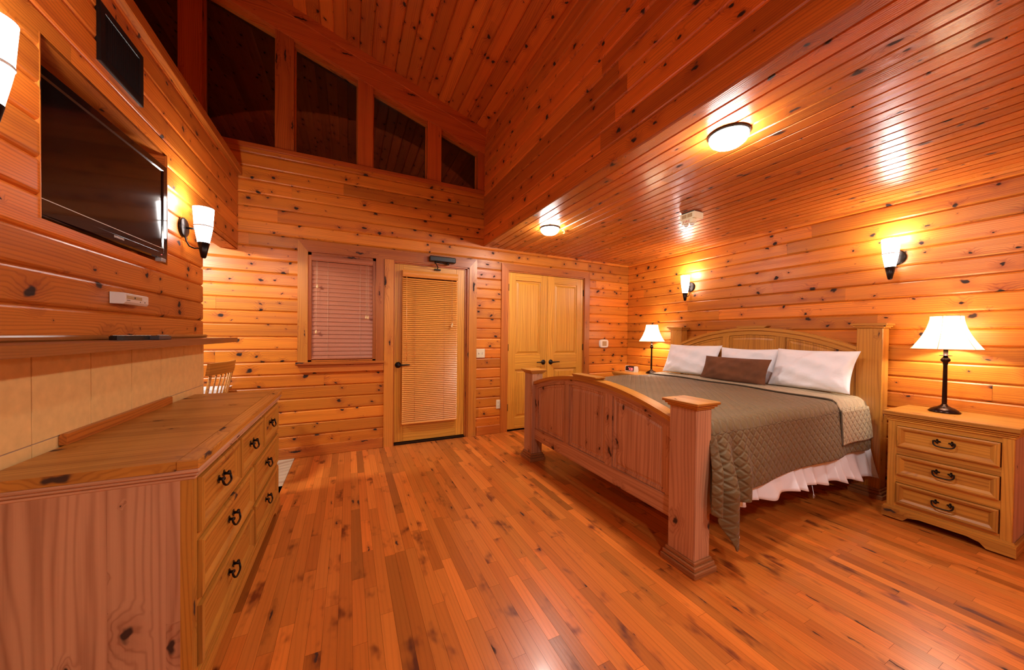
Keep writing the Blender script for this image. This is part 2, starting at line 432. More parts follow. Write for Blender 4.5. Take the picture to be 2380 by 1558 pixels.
# ------------------------------------------------------------ board cladding
SID = [(0, -.013), (.02, -.009), (.05, -.004), (.11, 0), (.90, 0), (.955, -.004), (.985, -.009), (1, -.013)]
VG = [(0, -.012), (.03, -.008), (.075, 0), (.925, 0), (.97, -.008), (1, -.012)]
def boards(mb, O, U, V, Nn, len_u, len_v, pitch, v_start=0.0, holes=(), prof=SID, lmin=1.2, lmax=3.6, seed=1, vert_tone=None):
    """boards run along U; rows stacked along V; O origin; holes=(u0,u1,v0,v1)"""
    rg = random.Random(seed)
    O, U, V, Nn = Vector(O), Vector(U), Vector(V), Vector(Nn)
    k0 = math.floor((0-v_start)/pitch)
    k = k0
    while v_start+k*pitch < len_v-1e-6:
        a = v_start+k*pitch; b = a+pitch; k += 1
        va, vb = max(a, 0), min(b, len_v)
        if vb-va < 1e-4: continue
        # board breaks along u
        br = [0.0]; x = -rg.random()*lmin
        while x < len_u:
            x += rg.uniform(lmin, lmax)
            if 0.15 < x < len_u-.15: br.append(x)
        br.append(len_u)
        attrs = [(rg.random(), rg.random(), rg.random()*90, rg.random()*90) for _ in br]
        # split the row at hole edges
        cuts = sorted(set([va, vb]+[h for H in holes for h in H[2:4] if va < h < vb]))
        for c0, c1 in zip(cuts, cuts[1:]):
            mid = (c0+c1)/2
            spans = [(0.0, len_u)]
            for H in holes:
                if H[2] < mid < H[3]:
                    ns = []
                    for s0, s1 in spans:
                        if H[1] <= s0 or H[0] >= s1: ns.append((s0, s1)); continue
                        if H[0] > s0: ns.append((s0, H[0]))
                        if H[1] < s1: ns.append((H[1], s1))
                    spans = ns
            t0, t1 = (c0-a)/pitch, (c1-a)/pitch
            def dep(t):
                for (p, q), (p2, q2) in zip(prof, prof[1:]):
                    if p <= t <= p2: return q+(q2-q)*(t-p)/(p2-p)
                return prof[-1][1]
            pts = [(t0, dep(t0))]+[p for p in prof if t0 < p[0] < t1]+[(t1, dep(t1))]
            for i in range(len(br)-1):
                tn, t2, ou, ov = attrs[i]
                for s0, s1 in spans:
                    x0, x1 = max(br[i], s0), min(br[i+1], s1)
                    if x1-x0 < .002: continue
                    x0 += .0006; x1 -= .0006
                    for (ta, da), (tb, db) in zip(pts, pts[1:]):
                        A = lambda x, t, d: O+U*x+V*(a+t*pitch)+Nn*d
                        q = [A(x0, ta, da), A(x1, ta, da), A(x1, tb, db), A(x0, tb, db)]
                        uu = [(x0+ou, ta*pitch+ov), (x1+ou, ta*pitch+ov), (x1+ou, tb*pitch+ov), (x0+ou, tb*pitch+ov)]
                        if U.cross(V).dot(Nn) < 0: q.reverse(); uu.reverse()
                        mb.face(q, uu, tn, t2)
    return mb

# ============================================================ ROOM
YB, XR, XL, XU, ZC = 4.12, 3.988, -.96, 1.536, 2.41
YR, XFAR = -2.3, -3.6
SL = .32
def zslope(x): return 3.87+SL*(XU-x)
PIT = .127; Z0 = 1.237-9*PIT      # board joint heights

# ---- floor
mb = MB()
rg = random.Random(3)
x = -.495; STRIP = .057
while x < XR:
    y = YR-rg.random()*.8
    while y < YB:
        L_ = rg.uniform(.25, 1.15); a, b = max(y, YR), min(y+L_, YB)
        if b > a:
            ou, ov = rg.random()*90, rg.random()*90; g = .0004
            tn = min(1, max(0, rg.gauss(.55, .24)))
            mb.face([(x+g, a+g, 0), (x+STRIP-g, a+g, 0), (x+STRIP-g, b-g, 0), (x+g, b-g, 0)],
                    [(a+ou, ov), (a+ou, ov+STRIP), (b+ou, ov+STRIP), (b+ou, ov)], tn, rg.random())
        y += L_
    x += STRIP
x = -.495
while x > XL-.1:      # strips under and beside the dresser, up to the tiles
    x -= STRIP; y = YR-rg.random()*.8
    while y < 3.05:
        L_ = rg.uniform(.25, 1.15); a, b = max(y, YR), min(y+L_, 3.05)
        if b > a:
            ou, ov = rg.random()*90, rg.random()*90; g = .0004
            mb.face([(x+g, a+g, 0), (x+STRIP-g, a+g, 0), (x+STRIP-g, b-g, 0), (x+g, b-g, 0)],
                    [(a+ou, ov), (a+ou, ov+STRIP), (b+ou, ov+STRIP), (b+ou, ov)], rg.random(), rg.random())
        y += L_
fl = mb.build('floor', M['floor'])
structure(fl, 'glossy orange brown hardwood strip floor running toward the glass door', 'floor')
mb = MB(); mb.box(XFAR, XR+.1, YR-.1, YB+.1, -.12, -.0012, 'x'); o = mb.build('floor_base', M['gap'], fl)
mb = MB()
for i in range(12):
    for j in range(18):
        x0 = -.495-.335*(i+1); y0 = YR+.358*j
        if x0 < XFAR-.1 or (x0 > XL-.14 and y0 < 3.04): continue
        mb.box(x0+.002, x0+.333, max(y0+.002, YR), min(y0+.356, YB), -.001, .001, 'x', tone=.5)
for a, b in ((-.83, -.497),):
    mb.box(a, b, 3.052, 3.40, -.001, .001, 'x'); 
t = mb.build('floor_tile', M['tile_floor'])
structure(t, 'pale tile floor beyond the opening beside the dresser', 'floor')

# ---- back wall
mb = MB()
opW = (-.385, .265, .985, 2.12)         # window_1
opD = (.455, 1.345, 0.0, 2.12)          # door_1
opC = (1.88, 3.125, 0.0, 2.137)         # door_2 closet
hz = [(h[0]-XFAR, h[1]-XFAR, h[2], h[3]) for h in (opW, opD, opC)]
hz.append((XU-XFAR+.02, 99, ZC+.02, 99))
boards(mb, (XFAR, YB, 0), (1, 0, 0), (0, 0, 1), (0, -1, 0), XR-XFAR, 3.085, PIT, Z0 % PIT, hz, seed=11)
wb = mb.build('wall_back', M['cedar'])
structure(wb, 'knotty cedar board wall holding the glass door, the blind window and the closet', 'wall')
mb = MB()
xs = [XFAR, opW[0], opW[1], opD[0], opD[1], opC[0], opC[1], XR+.1]
def slab(x0, x1, z0, z1): mb.box(x0, x1, YB+.012, YB+.14, z0, z1, 'x')
slab(XFAR, opW[0], 0, 3.085); slab(opW[0], opW[1], 0, opW[2]); slab(opW[0], opW[1], opW[3], 3.085); slab(opW[1], opD[0], 0, 3.085)
slab(opD[0], opD[1], opD[3], 3.085); slab(opD[1], opC[0], 0, 3.085); slab(opC[0], opC[1], opC[3], 3.085); slab(opC[1], XR+.1, 0, 3.085)
slab(1.46, XU+.2, 3.085, 4.2)
mb.build('wall_core', M['trim'], wb)

# upper window band
wins = [(.985, 1.448), (.226, .82), (-.512, .075), (-1.226, -.667), (-1.97, -1.392), (-2.70, -2.13)]
posts_x = [(1.448, XU), (.82, .985), (.075, .226), (-.667, -.512), (-1.392, -1.226), (-2.13, -1.97), (XFAR, -2.70)]
def ztop(x): return 3.605+SL*(1.443-x)
ti = 0
def structure_trim(mb, label, mat='trim', cat='trim'):
    global ti
    ti += 1
    o = mb.build('trim_%d' % ti, M['trim_red' if (mat == 'trim' and ti <= 9) else mat]); structure(o, label, cat); return o
for i, (a, b) in enumerate(posts_x):
    mb = MB(); mb.prism([(a, 3.10), (b, 3.10), (b, ztop(b)+.03), (a, ztop(a)+.03)], YB-.004, YB+.14, 'y', gu=1)
    structure_trim(mb, ['narrow wood strip right of the smallest high window', 'wood post between the smallest high window and its neighbour', 'second wood post from the right between high windows',
        'third wood post from the right between high windows', 'fourth wood post from the right, tall, between high windows', 'fifth post of the high windows, behind the partition', 'wide wood panel at the far left end of the high windows'][i])
mb = MB(); mb.box(XFAR, XU, YB-.03, YB+.14, 3.065, 3.105, 'x', c=.003)
structure_trim(mb, 'long wood sill under the row of high windows')
mb = MB()
mb.prism([(XFAR, ztop(XFAR)), (XU, ztop(XU)), (XU, ztop(XU)+.20), (XFAR, ztop(XFAR)+.20)], YB-.022, YB+.14, 'y')
mb.prism([(XFAR, ztop(XFAR)+.2), (XU, ztop(XU)+.2), (XU, ztop(XU)+.30), (XFAR, ztop(XFAR)+.30)], YB-.040, YB+.14, 'y')
structure_trim(mb, 'sloping wood fascia along the top of the high windows below the vaulted ceiling')
wl = ['smallest dark high window, rightmost of the sloped row', 'second dark high window from the right under the vaulted ceiling', 'third dark high window from the right under the vaulted ceiling',
      'large dark high window directly above the partition corner', 'dark high window partly hidden by the partition top', 'dark high window farthest left, behind the partition']
for i, (a, b) in enumerate(wins):
    root = empty('window_%d' % (i+2), ((a+b)/2, YB+.07, 3.105)); structure(root, wl[i], 'window')
    mb = MB(Matrix.Translation((-(a+b)/2, -(YB+.07), -3.105)))
    mb.prism([(a, 3.106), (b, 3.106), (b, ztop(b)-.045), (a, ztop(a)-.045)], YB+.078, YB+.084, 'y')
    mb.build('pane', M['glass'], root)
    mb = MB(Matrix.Translation((-(a+b)/2, -(YB+.07), -3.105)))
    mb.prism([(a, ztop(a)-.045), (b, ztop(b)-.045), (b, ztop(b)), (a, ztop(a))], YB+.03, YB+.12, 'y')
    mb.box(a, a+.014, YB+.06, YB+.1, 3.106, ztop(a)-.05, 'z'); mb.box(b-.014, b, YB+.06, YB+.1, 3.106, ztop(b)-.05, 'z')
    mb.build('frame', M['trim'], root)

# ---- right wall
mb = MB()
boards(mb, (XR, YB, 0), (0, -1, 0), (0, 0, 1), (-1, 0, 0), YB-YR, ZC, PIT, Z0 % PIT, seed=23, lmin=1.5, lmax=4)
o = mb.build('wall_right', M['cedar']); structure(o, 'knotty cedar board wall behind the bed headboard', 'wall')
mb = MB(); mb.box(XR+.012, XR+.1, YR, YB, 0, ZC+.1, 'y'); mb.build('wall_core', M['trim'], o)

# ---- flat ceiling and its vertical face, sloped ceiling
mb = MB()
boards(mb, (XU, YB, ZC), (0, -1, 0), (1, 0, 0), (0, 0, -1), YB-YR, XR-XU, .094, .0, prof=VG, seed=31, lmin=1.5, lmax=4.5)
o = mb.build('ceiling', M['cedar_gloss']); structure(o, 'low flat lacquered tongue and groove ceiling above the bed', 'ceiling')
mb = MB(); mb.box(XU+.03, XR+.1, YR, YB+.1, ZC+.009, ZC+.1, 'y'); mb.build('ceiling_core', M['trim'], o)
mb = MB()
boards(mb, (XU, YB, ZC), (0, -1, 0), (0, 0, 1), (-1, 0, 0), YB-YR, zslope(XU)-ZC+.02, PIT, .0, seed=37, lmin=1.5, lmax=4.5)
o = mb.build('wall_upper', M['cedar_red']); structure(o, 'tall vertical cedar board face rising from the flat ceiling edge to the vault', 'wall')
mb = MB(); mb.box(XU+.011, XU+.1, YR, YB+.1, ZC+.009, 4.1, 'y'); mb.build('wall_core', M['trim'], o)
mb = MB()
ln = math.sqrt(1+SL*SL); sv = Vector((-1, 0, SL))/ln; nn = Vector((-SL, 0, -1)).normalized()
boards(mb, (XU, YB, zslope(XU)), (0, -1, 0), tuple(sv), tuple(nn), YB-YR, (XU-XFAR+.1)*ln, PIT, .0, seed=41, lmin=.9, lmax=3.2)
o = mb.build('ceiling_vault', M['cedar_red']); structure(o, 'steep vaulted knotty cedar plank ceiling over the high windows', 'ceiling')
mb = MB()
mb.prism([(XU+.1, zslope(XU+.1)+.014), (XFAR-.1, zslope(XFAR-.1)+.014), (XFAR-.1, zslope(XFAR-.1)+.12), (XU+.1, zslope(XU+.1)+.12)], YR-.05, YB+.15, 'y')
mb.build('ceiling_core', M['trim'], o)

# ---- left partition wall with tv niche, header and cap
NY0, NY1, NZ0, NZ1 = 1.785, 2.705, 1.668, 2.303
YE = 3.245
mb = MB()
boards(mb, (XL, YR, 0), (0, 1, 0), (0, 0, 1), (1, 0, 0), YB-YR, 2.80, PIT, Z0 % PIT,
       [(NY0-YR, NY1-YR, NZ0, NZ1), (-1, YE-YR, -1, 1.215), (YE-YR, 99, -1, 2.077)], seed=53, lmin=1.8, lmax=4)
wl_ = mb.build('wall_left', M['cedar_mid']); structure(wl_, 'low cedar board partition carrying the television and the shelf', 'wall')
mb = MB()
X1 = XL-.0125
def sl2(y0, y1, z0, z1, x0=XL-.135): mb.box(x0, X1, y0, y1, z0, z1, 'y')
sl2(YR, NY0, 0, 2.80); sl2(NY0, NY1, 0, NZ0); sl2(NY0, NY1, NZ1, 2.80); sl2(NY1, YE, 0, 2.80); sl2(YE, YB, 2.077, 2.80)
mb.box(XL-.135, XL-.128, NY0, NY1, NZ0, NZ1, 'y')
mb.box(XL-.012, XL+.001, NY0-.0, NY0+.004, NZ0, NZ1, 'z'); mb.box(XL-.012, XL+.001, NY1-.004, NY1, NZ0, NZ1, 'z')
mb.build('wall_core', M['cedar_mid'], wl_)
mb = MB(); mb.box(XL-.17, XL+.033, YR, YB, 2.785, 2.855, 'y', c=.004)
structure_trim(mb, 'wood cap board along the top edge of the television partition')
# tiles below the shelf
mb = MB(); mb.box(XL-.01, XL+.0, YR, YE, 0, 1.205, 'y', mi=0)
ts = mb.build('wall_tile_field', M['grout']); structure(ts, 'beige tiled lower part of the partition under the shelf', 'tiled wall')
mb = MB()
ys = [3.245, 3.205]; y = 3.205
while y > YR: y -= .2935; ys.append(y)
for a, b in zip(ys[1:], ys):
    for z0, z1 in ((0, .298), (.298, .596), (.596, .893), (.893, 1.205)):
        mb.box(XL-.002, XL+.004, a+.0022, b-.0022, z0+.0018, z1-.0018, 'y', c=.0012)
mb.build('tile', M['tile'], ts)

# ---- enclosing walls out of view
mb = MB()
boards(mb, (XR, YR, 0), (-1, 0, 0), (0, 0, 1), (0, 1, 0), XR-XFAR, 5.3, PIT, Z0 % PIT, seed=61)
mb.box(XFAR-.1, XR+.1, YR-.1, YR-.012, 0, 5.6, 'x')
o = mb.build('wall_front', M['cedar']); structure(o, 'cedar board wall behind the viewer', 'wall')
mb = MB()
boards(mb, (XFAR, YR, 0), (0, 1, 0), (0, 0, 1), (1, 0, 0), YB-YR, 5.6, PIT, Z0 % PIT, seed=67)
mb.box(XFAR-.1, XFAR-.012, YR-.1, YB+.1, 0, 5.6, 'y')
o = mb.build('wall_far_left', M['cedar']); structure(o, 'cedar board wall at the far side of the dining nook', 'wall')

# ---- baseboards
def baseb(name, x0, x1, y0, y1, label, g):
    mb = MB(); mb.box(x0, x1, y0, y1, 0, .112, g, c=.004); o = mb.build(name, M['trim']); structure(o, label, 'baseboard')
baseb('baseboard_back', XFAR, .35, YB-.02, YB+.004, 'wood baseboard below the blind window', 'x')
baseb('baseboard_back_middle', 1.455, 1.785, YB-.02, YB+.004, 'short wood baseboard between the glass door and the closet', 'x')
baseb('baseboard_back_right', 3.21, XR-.02, YB-.02, YB+.004, 'wood baseboard right of the closet', 'x')
baseb('baseboard_right', XR-.02, XR+.004, YR, YB, 'wood baseboard along the wall behind the bed', 'y')

# ---- window and door casings on the back wall
def mitre_trim(poly_list, label, mat='trim', d=(-.022, .01)):
    mb = MB()
    for poly, gu in poly_list: mb.prism(poly, YB+d[0], YB+d[1], 'y', gu=gu)
    return structure_trim(mb, label, mat)
mitre_trim([([(-.475, 2.235), (1.445, 2.235), (1.345, 2.118), (-.385, 2.118)], 0)], 'wide head casing spanning the blind window and the glass door')
mitre_trim([([(-.475, 2.235), (-.385, 2.118), (-.385, .97), (-.475, .97)], 1)], 'left side casing of the blind window', 'trim_light')
mitre_trim([([(.265, 2.118), (.348, 2.118), (.348, .97), (.265, .97)], 1)], 'right side casing of the blind window')
mitre_trim([([(.352, 2.118), (.450, 2.118), (.450, 0), (.352, 0)], 1)], 'tall light wood post between the blind window and the glass door', 'trim_light', (-.028, .01))
mitre_trim([([(1.445, 2.235), (1.345, 2.118), (1.345, 0), (1.445, 0)], 1)], 'right side casing of the glass door', 'trim_light')
mb = MB(); mb.box(-.492, .350, YB-.05, YB+.06, .952, .982, 'x', c=.005); mb.prism([(-.475, .952), (.348, .952), (.348, .875), (-.448, .875)], YB-.024, YB+.004, 'y')
structure_trim(mb, 'projecting wood stool and apron under the blind window')
mitre_trim([([(1.785, 2.228), (3.213, 2.228), (3.122, 2.137), (1.883, 2.137)], 0)], 'head casing of the closet doors')
mitre_trim([([(1.785, 2.228), (1.883, 2.137), (1.883, 0), (1.785, 0)], 1)], 'left side casing of the closet doors')
mitre_trim([([(3.213, 2.228), (3.122, 2.137), (3.122, 0), (3.213, 0)], 1)], 'right side casing of the closet doors')

# window_1 frame + glass
root = empty('window_1', (-.06, YB+.08, .985)); structure(root, 'lower window behind the closed copper blind', 'window')
T = Matrix.Translation((.06, -(YB+.08), -.985))
mb = MB(T)
for a in ((-.385, -.3535), (.2335, .265)): mb.box(*a, YB-.0, YB+.13, .985, 2.12, 'z')
for a in ((.985, 1.0), (2.09, 2.12)): mb.box(-.385, .265, YB+.0, YB+.13, *a, 'x')
mb.build('frame', M['trim'], root)
mb = MB(T); mb.box(-.355, .235, YB+.10, YB+.106, 1.0, 2.095); mb.build('pane', M['glass'], root)

# door_1 : glazed door with jamb
root = empty('door_1', (.87, YB+.05, 0)); structure(root, 'glazed wooden exterior door covered by a slatted blind', 'door')
T = Matrix.Translation((-.87, -(YB+.05), 0))
mb = MB(T)
mb.box(.445, .462, YB-.012, YB+.13, 0, 2.12, 'z'); mb.box(1.30, 1.345, YB+.012, YB+.13, 0, 2.105, 'z'); mb.box(1.322, 1.347, YB-.012, YB+.06, 0, 2.12, 'z')
mb.box(.462, 1.33, YB+.012, YB+.13, 2.092, 2.12, 'x'); mb.box(.462, 1.345, YB-.012, YB+.02, 2.104, 2.12, 'x')
mb.build('jamb', M['trim'], root)
mb = MB(T); D0, D1 = YB+.022, YB+.066
mb.box(.464, .562, D0, D1, .028, 2.090, 'z', c=.002); mb.box(1.192, 1.298, D0, D1, .028, 2.090, 'z', c=.002)
mb.box(.562, 1.192, D0+.0015, D1, .028, .255, 'x', c=.001); mb.box(.562, 1.192, D0+.0015, D1, 1.95, 2.090, 'x', c=.001)
mb.build('door_slab', M['door_wood'], root)
mb = MB(T); mb.box(.562, 1.192, YB+.045, YB+.051, .255, 1.95); mb.build('pane', M['glass'], root)
mb = MB(T); mb.box(.462, 1.30, YB-.01, YB+.10, .001, .022); mb.build('threshold', M['bronze'], root)
def lever(mb, x, y, z, s=1):
    M0 = mb.M or Matrix.Identity(4)
    mb.M = M0 @ Matrix.Translation((x, y, z)) @ Matrix.Rotation(PI/2, 4, 'X')
    mb.lathe([(.0, .0), (.033, .0), (.035, .004), (.03, .010), (.016, .014), (.0115, .018), (.0115, .045), (.0, .046)], n=28)
    mb.M = M0 @ Matrix.Translation((x, y-.043, z))
    mb.tube([(0, 0, 0), (s*.02, -.003, .0), (s*.06, -.004, .002), (s*.10, -.002, .004), (s*.125, .002, .002)], [.010, .0095, .008, .007, .006], 10)
    mb.M = M0
mb = MB(T); lever(mb, .508, D0, .924, 1); mb.build('door_handle', M['black_metal'], root)

# blinds
def blind(name, label, x0, x1, yf, ztop_, zbot, pitch, sw, tilt, mslat, headh, ropes, tassels, wand=None, heady=.05, cordmat='cord'):
    root = empty(name, ((x0+x1)/2, yf, zbot)); tag(root, label, 'blind')
    T = Matrix.Translation((-(x0+x1)/2, -yf, -zbot))
    mb = MB(T)
    n = 8; poly = [(-heady, 0), (-heady*.98, headh*.5)]
    # valance, rounded face
    vs_, fs = [], []
    prof = [(yf-heady+.012*(1-math.sin(PI*k/n)), ztop_+headh*k/n) for k in range(n+1)]+[(yf, ztop_+headh), (yf, ztop_)]
    mb.prism([(y, z) for y, z in prof], x0, x1, 'x', gu=0)
    mb.build('headrail', mslat, root)
    mb = MB(T); k = 0; z = zbot+.022
    c, s_ = math.cos(tilt)*sw/2, math.sin(tilt)*sw/2; yc = yf-.03
    while z < ztop_-.004:
        q = []
        for j in range(5):
            t = -1+j*.5; bow = .0018*(1-t*t)*(sw/.05)
            q.append((yc+t*c-bow*math.sin(tilt), z+t*s_+bow*math.cos(tilt)))
        vs_ = []; th = .0014 if sw > .03 else .0006
        for (y_, z_) in q: vs_ += [(x0, y_, z_), (x1, y_, z_), (x0, y_+th*math.sin(tilt), z_-th*math.cos(tilt)), (x1, y_+th*math.sin(tilt), z_-th*math.cos(tilt))]
        fs = []
        for j in range(4):
            a = j*4; b = a+4
            fs += [(a, b, b+1, a+1), (a+2, a+3, b+3, b+2)]
        fs += [(0, 1, 3, 2), (16, 18, 19, 17)]+[(j*4, j*4+2, j*4+6, j*4+4) for j in range(4)]+[(j*4+1, j*4+5, j*4+7, j*4+3) for j in range(4)]
        mb.mesh(vs_, fs, smooth=False); z += pitch
    mb.build('slats', mslat, root)
    mb = MB(T); mb.box(x0, x1, yc-.018, yc+.018, zbot, zbot+.016, 'x', c=.004); mb.build('bottom_rail', mslat, root)
    for xx in ropes:
        mb = MB(T); mb.tube([(xx, yc-sw*.5*math.cos(tilt)-.003, zbot+.01), (xx, yc-sw*.5*math.cos(tilt)-.003, ztop_)], .0011 if sw > .03 else .0009, 5)
        mb.build('ladder_string', M[cordmat], root)
    for (xx, zz, slack) in tassels:
        mb = MB(T); yy = yf-heady-.004
        mb.tube([(xx, yy+.004, ztop_), (xx, yy, zz+.02)], .0011, 5); mb.build('pull_cord', M[cordmat], root)
        mb = MB(T); mb.lathe([(0, .022), (.004, .022), (.0045, .012), (.0095, .004), (.010, -.012), (.0065, -.016), (0, -.016)], xx, yy, zz, 14); mb.build('tassel', M['tassel'], root)
    if wand:
        mb = MB(T); mb.tube([(wand[0], yf-heady-.002, ztop_+.01), (wand[0]+.004, yf-heady-.004, wand[1])], .0042, 8); mb.build('tilt_wand', mslat, root)
    return root
blind('window_blind', 'closed copper slatted blind filling the lower window', -.353, .233, YB+.045, 2.035, 1.006, .0445, .050, R_(80), M['copper'], .055,
      (-.205, .105), ((-.300, 1.767, 0), (-.310, 1.293, 0), (.166, 1.461, 0), (.186, 1.459, 0)), heady=.052)
blind('door_blind', 'honey coloured narrow slat blind hanging on the glass door', .548, 1.196, D0-.004, 1.945, .235, .0228, .025, R_(56), M['slat'], .075,
      (.690, 1.035), ((1.118, 1.385, 0), (1.126, 1.405, 0)), wand=(.590, .975), heady=.058, cordmat='copper')

# door_2 : closet double doors
root = empty('door_2', (2.50, YB+.05, 0)); structure(root, 'pair of honey pine closet doors with raised panels', 'door')
T = Matrix.Translation((-2.50, -(YB+.05), 0))
mb = MB(T); mb.box(1.88, 1.892, YB-.005, YB+.13, 0, 2.137, 'z'); mb.box(3.113, 3.125, YB-.005, YB+.13, 0, 2.137, 'z'); mb.box(1.89, 3.115, YB-.005, YB+.13, 2.122, 2.137, 'x')
mb.box(1.892, 3.113, YB+.06, YB+.13, 0, 2.12, 'z')
mb.build('jamb', M['trim'], root)
for (a, b, sgn) in ((1.895, 2.499, -1), (2.503, 3.110, 1)):
    leaf = None
    d0 = YB+.006; st = .108
    mb = MB(T)
    mb.box(a, a+st, d0, d0+.036, .022, 2.118, 'z', c=.0015); mb.box(b-st, b, d0, d0+.036, .022, 2.118, 'z', c=.0015)
    for (z0, z1) in ((.022, .17), (.822, 1.020), (2.022, 2.118)): mb.box(a+st, b-st, d0+.0006, d0+.036, z0, z1, 'x', c=.001)
    leaf = mb.build('closet_door', M['door_wood'], root)
    for (z0, z1) in ((.17, .822), (1.020, 2.022)):
        mb = MB(T); w_, h_ = b-a-2*st, z1-z0
        f = lambda p, q, d, a=a, z0=z0: (a+st+p, d0+.012-d, z0+q)
        mb.rings(f, w_, h_, [(0, -.004), (.004, -.006), (.022, -.006), (.045, .003)], grain_all=False)
        mb.build('panel', M['door_wood'], leaf)
    mb = MB(T); xx = b-.058 if sgn < 0 else a+.058
    lever(mb, xx, d0, .912, 1 if sgn > 0 else -1); mb.build('door_handle', M['black_metal'], leaf)
    for zz in (.32, 1.12, 1.917):
        mb = MB(T); mb.tube([((a-.001 if sgn < 0 else b+.001), d0-.006, zz-.045), ((a-.001 if sgn < 0 else b+.001), d0-.006, zz+.045)], .007, 8); mb.build('hinge', M['bronze'], leaf)

# ============================================================ FITTINGS ON THE WALLS
def door_closer():
    root = empty('door_closer', (.99, YB-.022, 2.17)); tag(root, 'dark grey hydraulic closer mounted above the glass door', 'door closer')
    mb = MB(); mb.box(-.15, .165, -.062, 0, -.028, .036, 'x', c=.009); mb.build('closer_body', M['black_plastic'], root)
    mb = MB(); mb.lathe([(0, -.05), (.014, -.05), (.014, -.028)], .075, -.03, 0, 16); mb.build('spindle', M['bronze'], root)
    mb = MB(); mb.tube([(.075, -.032, -.048), (-.09, -.09, -.044)], .0065, 8); mb.build('main_arm', M['bronze'], root)
    mb = MB(); mb.tube([(-.09, -.09, -.05), (-.045, -.02, -.088), (-.04, .03, -.108)], .005, 8); mb.lathe([(0, -.062), (.010, -.062), (.010, -.036), (0, -.036)], -.09, -.09, 0, 14)
    mb.build('fore_arm', M['bronze'], root)
    mb = MB(); mb.box(-.075, .0, .018, .044, -.120, -.100, 'x', c=.003); mb.build('foot_bracket', M['bronze'], root)
door_closer()

root = empty('light_switch', (1.507, YB, 1.048)); tag(root, 'cream double light switch plate beside the glass door', 'light switch')
mb = MB(); mb.box(-.058, .058, -.010, .004, -.058, .058, 'x', c=.004); mb.build('wall_plate', M['cream'], root)
for sx in (-.024, .022):
    mb = MB(); mb.box(sx-.005, sx+.005, -.0115, -.009, -.012, .012, 'x'); sl_ = mb.build('toggle_slot', M['tan'], root)
    mb = MB(Matrix.Translation((sx, -.012, .003 if sx < 0 else -.003)) @ Matrix.Rotation(R_(-25 if sx < 0 else 25), 4, 'X')); mb.box(-.0038, .0038, -.012, .004, -.006, .006, 'x', c=.001); mb.build('toggle', M['white_plastic'], root)
root = empty('power_outlet', (1.768, YB, .377)); tag(root, 'cream wall outlet low between door and closet', 'outlet')
mb = MB(); mb.box(-.036, .017, -.009, .004, -.058, .058, 'x', c=.003); mb.build('wall_plate', M['cream'], root)
for zz in (-.024, .024):
    mb = MB(); mb.box(-.024, .004, -.0115, -.008, zz-.015, zz+.015, 'x', c=.004); rc = mb.build('receptacle', M['cream'], root)
    mb = MB()
    for dx in (-.017, -.005): mb.box(dx-.0012, dx+.0012, -.0122, -.011, zz-.002, zz+.008)
    mb.lathe([(0, -.0004), (.0025, -.0004), (.0025, .0004)], -.011, -.0118, zz-.008, 8); mb.build('slots', M['slot'], rc)
root = empty('thermostat', (3.497, YB-.004, 1.172)); tag(root, 'white rounded thermostat on the wall right of the closet', 'thermostat')
def superellipse(a, b, n=28, p=4):
    out = []
    for k in range(n):
        t = 2*PI*k/n; c, s_ = math.cos(t), math.sin(t)
        out.append((a*math.copysign(abs(c)**(2/p), c), b*math.copysign(abs(s_)**(2/p), s_)))
    return out
mb = MB(); mb.prism(superellipse(.082, .062), -.020, .004, 'y'); mb.prism(superellipse(.076, .057), -.026, -.020, 'y'); mb.build('housing', M['white_plastic'], root)
mb = MB(); mb.box(-.040, .040, -.0285, -.026, -.034, .036, 'x', c=.002); mb.build('display_cover', M['tan'], root)

# ---- wall sconces
def make_sconce():
    root = empty('wall_sconce')
    # local: wall is plane x=0, lamp sticks out to -x ; z=0 plate centre
    mb = MB(Matrix.Translation((-.012, 0, 0)) @ Matrix.Rotation(-PI/2, 4, 'Y')); mb.lathe([(0, -.012), (.062, -.012), (.062, .0), (.055, .006), (.0, .008)], n=32)
    mb.build('back_plate', M['bronze'], root)
    mb = MB(); mb.tube([(-.01, 0, -.03), (-.02, 0, -.085), (-.035, 0, -.115), (-.060, 0, -.126), (-.09, 0, -.12)], .0045, 8)
    mb.tube([(-.01, 0, .0), (-.07, 0, .0)], .007, 8); mb.build('arm', M['bronze'], root)
    mb = MB(); mb.lathe([(.0, -.085), (.030, -.085), (.041, -.02), (.047, .02), (.049, .06), (.054, .138), (.051, .139), (.046, .06), (.0, .045)], -.105, 0, 0, 32)
    mb.build('glass_shade', M['sconce'], root)
    mb = MB(); mb.lathe([(.0475, .017), (.0492, .019), (.0492, .023), (.048, .025)], -.105, 0, 0, 32, cap=False); mb.build('shade_ring', M['silver'], root)
    mb = MB(); mb.lathe([(.0, -.185), (.009, -.184), (.014, -.178), (.0315, -.085), (.028, -.083), (.0, -.083)], -.105, 0, 0, 28); mb.build('finial_cone', M['bronze'], root)
    return root
SC = [('wall sconce on the right wall above the far bedside lamp', (XR, 3.01, 1.935), 0), ('wall sconce above the near bedside lamp', (XR, 1.155, 1.945), 0),
      ('wall sconce on the partition just right of the television', (XL, 2.90, 1.945), PI), ('wall sconce at the left photo edge, left of the television', (XL, 1.412, 1.958), PI),
      ('wall sconce added behind the viewer on the right wall, unseen', (XR, -.72, 1.945), 0)]  # unseen sconce, added for more light from behind the viewer
sc0 = make_sconce()
for i, (lab, loc, rz) in enumerate(SC):
    o = sc0 if i == 0 else copy_tree(sc0)
    o.location = loc; o.rotation_euler = (0, 0, rz); tag(o, 'white glass and dark bronze '+lab, 'sconce', 'torch sconces on the walls')
